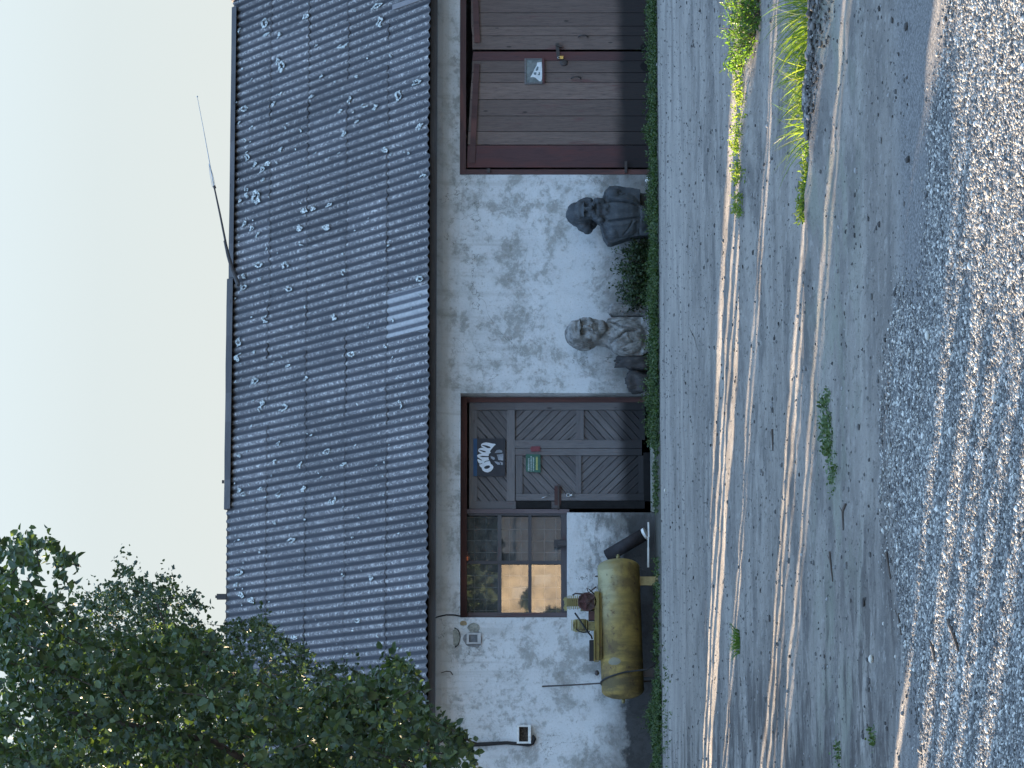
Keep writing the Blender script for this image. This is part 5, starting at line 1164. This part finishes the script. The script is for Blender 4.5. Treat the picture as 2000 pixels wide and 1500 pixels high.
# ------------------------------------------------------------------ sunlit house across the yard, seen in the window panes
def house():
    cx, cy = 30., -205.; x0, x1 = cx-27, cx+9; H = 6.2
    t = thing('house', 'ochre house with an orange tiled roof across the yard, reflected in the workshop window', 'house', (cx, cy, 0))
    m = MB(); m.box(x0, x1, cy-9, cy, -.2, H); m.build('wall', MAT['ochre'], t)
    m = MB(); m.add([(x0-.6, cy+.6, H-.2), (x1+.6, cy+.6, H-.2), (x1+.6, cy-4.5, H+4), (x0-.6, cy-4.5, H+4), (x1+.6, cy-9.6, H-.2), (x0-.6, cy-9.6, H-.2)], [(0, 1, 2, 3), (3, 2, 4, 5)]); m.build('roof', MAT['rooftile'], t)
    m = MB(); m.box(x0+20.4, x0+20.6, cy, cy+.12, 0, H-.2); m.build('downpipe', MAT['hwin'], t)
    for i in range(14):
        for z in (1.3, 4.0):
            m = MB(); m.box(x0+1.2+i*2.5, x0+2.0+i*2.5, cy, cy+.03, z, z+1.2); m.build('window', MAT['hwin'], t)
house()
def dark_trees():
    for i, (x, R) in enumerate(((-26, 8), (46, 7), (58, 8), (-18, 8))):
        c = (x, -215.-(i % 2)*4, 0) if i < 4 else None; t = thing('broad_tree', 'broad dark tree beside the ochre house across the yard', 'tree', c, 'trees across the yard'); H = 15 if i < 4 else 7
        m = MB(); m.tube([c, (c[0], c[1], H*.8)], [.4, .1], 8); m.build('trunk', MAT['bark'], t)
        n = 6000; u = unit(RNG.normal(0, 1, (n, 3)))*(RNG.random(n)**.4)[:, None]; P = np.array([c[0], c[1], H*.55])+u*np.array([R, R, H*.48]); V, Fq = leaves(P, unit(RNG.normal(0, 1, (n, 3))), unit(RNG.normal(0, 1, (n, 3))), RNG.uniform(.45, .9, n), .85); npmesh('crown', V, Fq, MAT['leafB'], t)
dark_trees()
bush('reflection_bush', 'round dark bush added before the ochre house for the arched shadow in the window', (9.0, -150., 0), 70, 50, (.8, .8), 2.1, .35, MAT['leafD'], .7, cat='bush')  # added to give the arched dark shape reflected in the panes

# ------------------------------------------------------------------ light, sky, camera
EXPO = 3.28
w = bpy.data.worlds.new('World'); sc.world = w; w.use_nodes = True; nt = w.node_tree; bg = nt.nodes['Background']
sky = nt.nodes.new('ShaderNodeTexSky'); sky.sky_type = 'NISHITA'; sky.sun_disc = False; sky.sun_elevation = SUN_EL
SV = np.array([HS[0]*math.cos(SUN_EL), HS[1]*math.cos(SUN_EL), math.sin(SUN_EL)])
sky.sun_rotation = math.atan2(HS[0], HS[1]); sky.air_density = 1.0; sky.dust_density = .4; sky.ozone_density = 1.0
def wn(ty, **k):
    n = nt.nodes.new(ty)
    for a, b in k.items(): setattr(n, a, b)
    return n
# bright hazy horizon rolled off by luminance, so that the whole sky stays within the range of the exposure
KNEE = .86; GAIN = 17.; ZEN = 2.2
bw = wn('ShaderNodeRGBToBW'); nt.links.new(sky.outputs[0], bw.inputs[0])
m1 = wn('ShaderNodeMath', operation='MULTIPLY_ADD'); nt.links.new(bw.outputs[0], m1.inputs[0]); m1.inputs[1].default_value = GAIN/KNEE; m1.inputs[2].default_value = 1.
m2 = wn('ShaderNodeMath', operation='DIVIDE'); m2.inputs[0].default_value = GAIN; nt.links.new(m1.outputs[0], m2.inputs[1])
vm = wn('ShaderNodeVectorMath', operation='SCALE'); nt.links.new(sky.outputs[0], vm.inputs[0]); nt.links.new(m2.outputs[0], vm.inputs[3])
tc = wn('ShaderNodeTexCoord'); sx = wn('ShaderNodeSeparateXYZ'); nt.links.new(tc.outputs['Generated'], sx.inputs[0])
lum = wn('ShaderNodeMath', operation='MULTIPLY'); nt.links.new(bw.outputs[0], lum.inputs[0]); nt.links.new(m2.outputs[0], lum.inputs[1])
wh = wn('ShaderNodeVectorMath', operation='SCALE'); wh.inputs[0].default_value = (.94, .985, 1.02); nt.links.new(lum.outputs[0], wh.inputs[3])
# whitish haze low down, blue only higher up; zenith boosted above the horizon to brighten the shaded facade
hz = wn('ShaderNodeMapRange'); nt.links.new(sx.outputs[2], hz.inputs[0]); hz.inputs[1].default_value = 0.; hz.inputs[2].default_value = .42; hz.inputs[3].default_value = .06; hz.inputs[4].default_value = 1.
mxc = wn('ShaderNodeMix', data_type='RGBA'); nt.links.new(hz.outputs[0], mxc.inputs[0]); nt.links.new(wh.outputs[0], mxc.inputs[6]); nt.links.new(vm.outputs[0], mxc.inputs[7])
zb = wn('ShaderNodeMapRange'); nt.links.new(sx.outputs[2], zb.inputs[0]); zb.inputs[1].default_value = .12; zb.inputs[2].default_value = .8; zb.inputs[3].default_value = 1.; zb.inputs[4].default_value = ZEN
fin = wn('ShaderNodeVectorMath', operation='SCALE'); nt.links.new(mxc.outputs[2], fin.inputs[0]); nt.links.new(zb.outputs[0], fin.inputs[3]); nt.links.new(fin.outputs[0], bg.inputs[0]); bg.inputs[1].default_value = .10
sl = bpy.data.lights.new('sun', 'SUN'); sl.energy = 5.; sl.angle = rad(.5); sl.color = (1., .77, .52)
so = bpy.data.objects.new('sun', sl); COL.objects.link(so); so.rotation_euler = Vector(-SV).to_track_quat('-Z', 'Y').to_euler(); so.location = (-20, 20, 12)

cd = bpy.data.cameras.new('camera'); cam = bpy.data.objects.new('camera', cd); COL.objects.link(cam)
cd.sensor_fit = 'HORIZONTAL'; cd.sensor_width = 36.; cd.lens = 36.*F/2000.; cd.clip_start = .5; cd.clip_end = 2000.
M = Matrix.Identity(4)
for r_, (cx_, cy_, cz_) in enumerate(zip((0, 0, -1.), RV, -DV)):
    M[r_][0], M[r_][1], M[r_][2], M[r_][3] = cx_, cy_, cz_, CAM[r_]
cam.matrix_world = M; sc.camera = cam
sc.view_settings.view_transform = 'Standard'; sc.view_settings.look = 'None'; sc.view_settings.exposure = EXPO; sc.view_settings.gamma = 1.
sc.render.engine = 'CYCLES'
try: sc.cycles.use_denoising = True
except Exception: pass
sc.cycles.max_bounces = 6; sc.cycles.transparent_max_bounces = 8
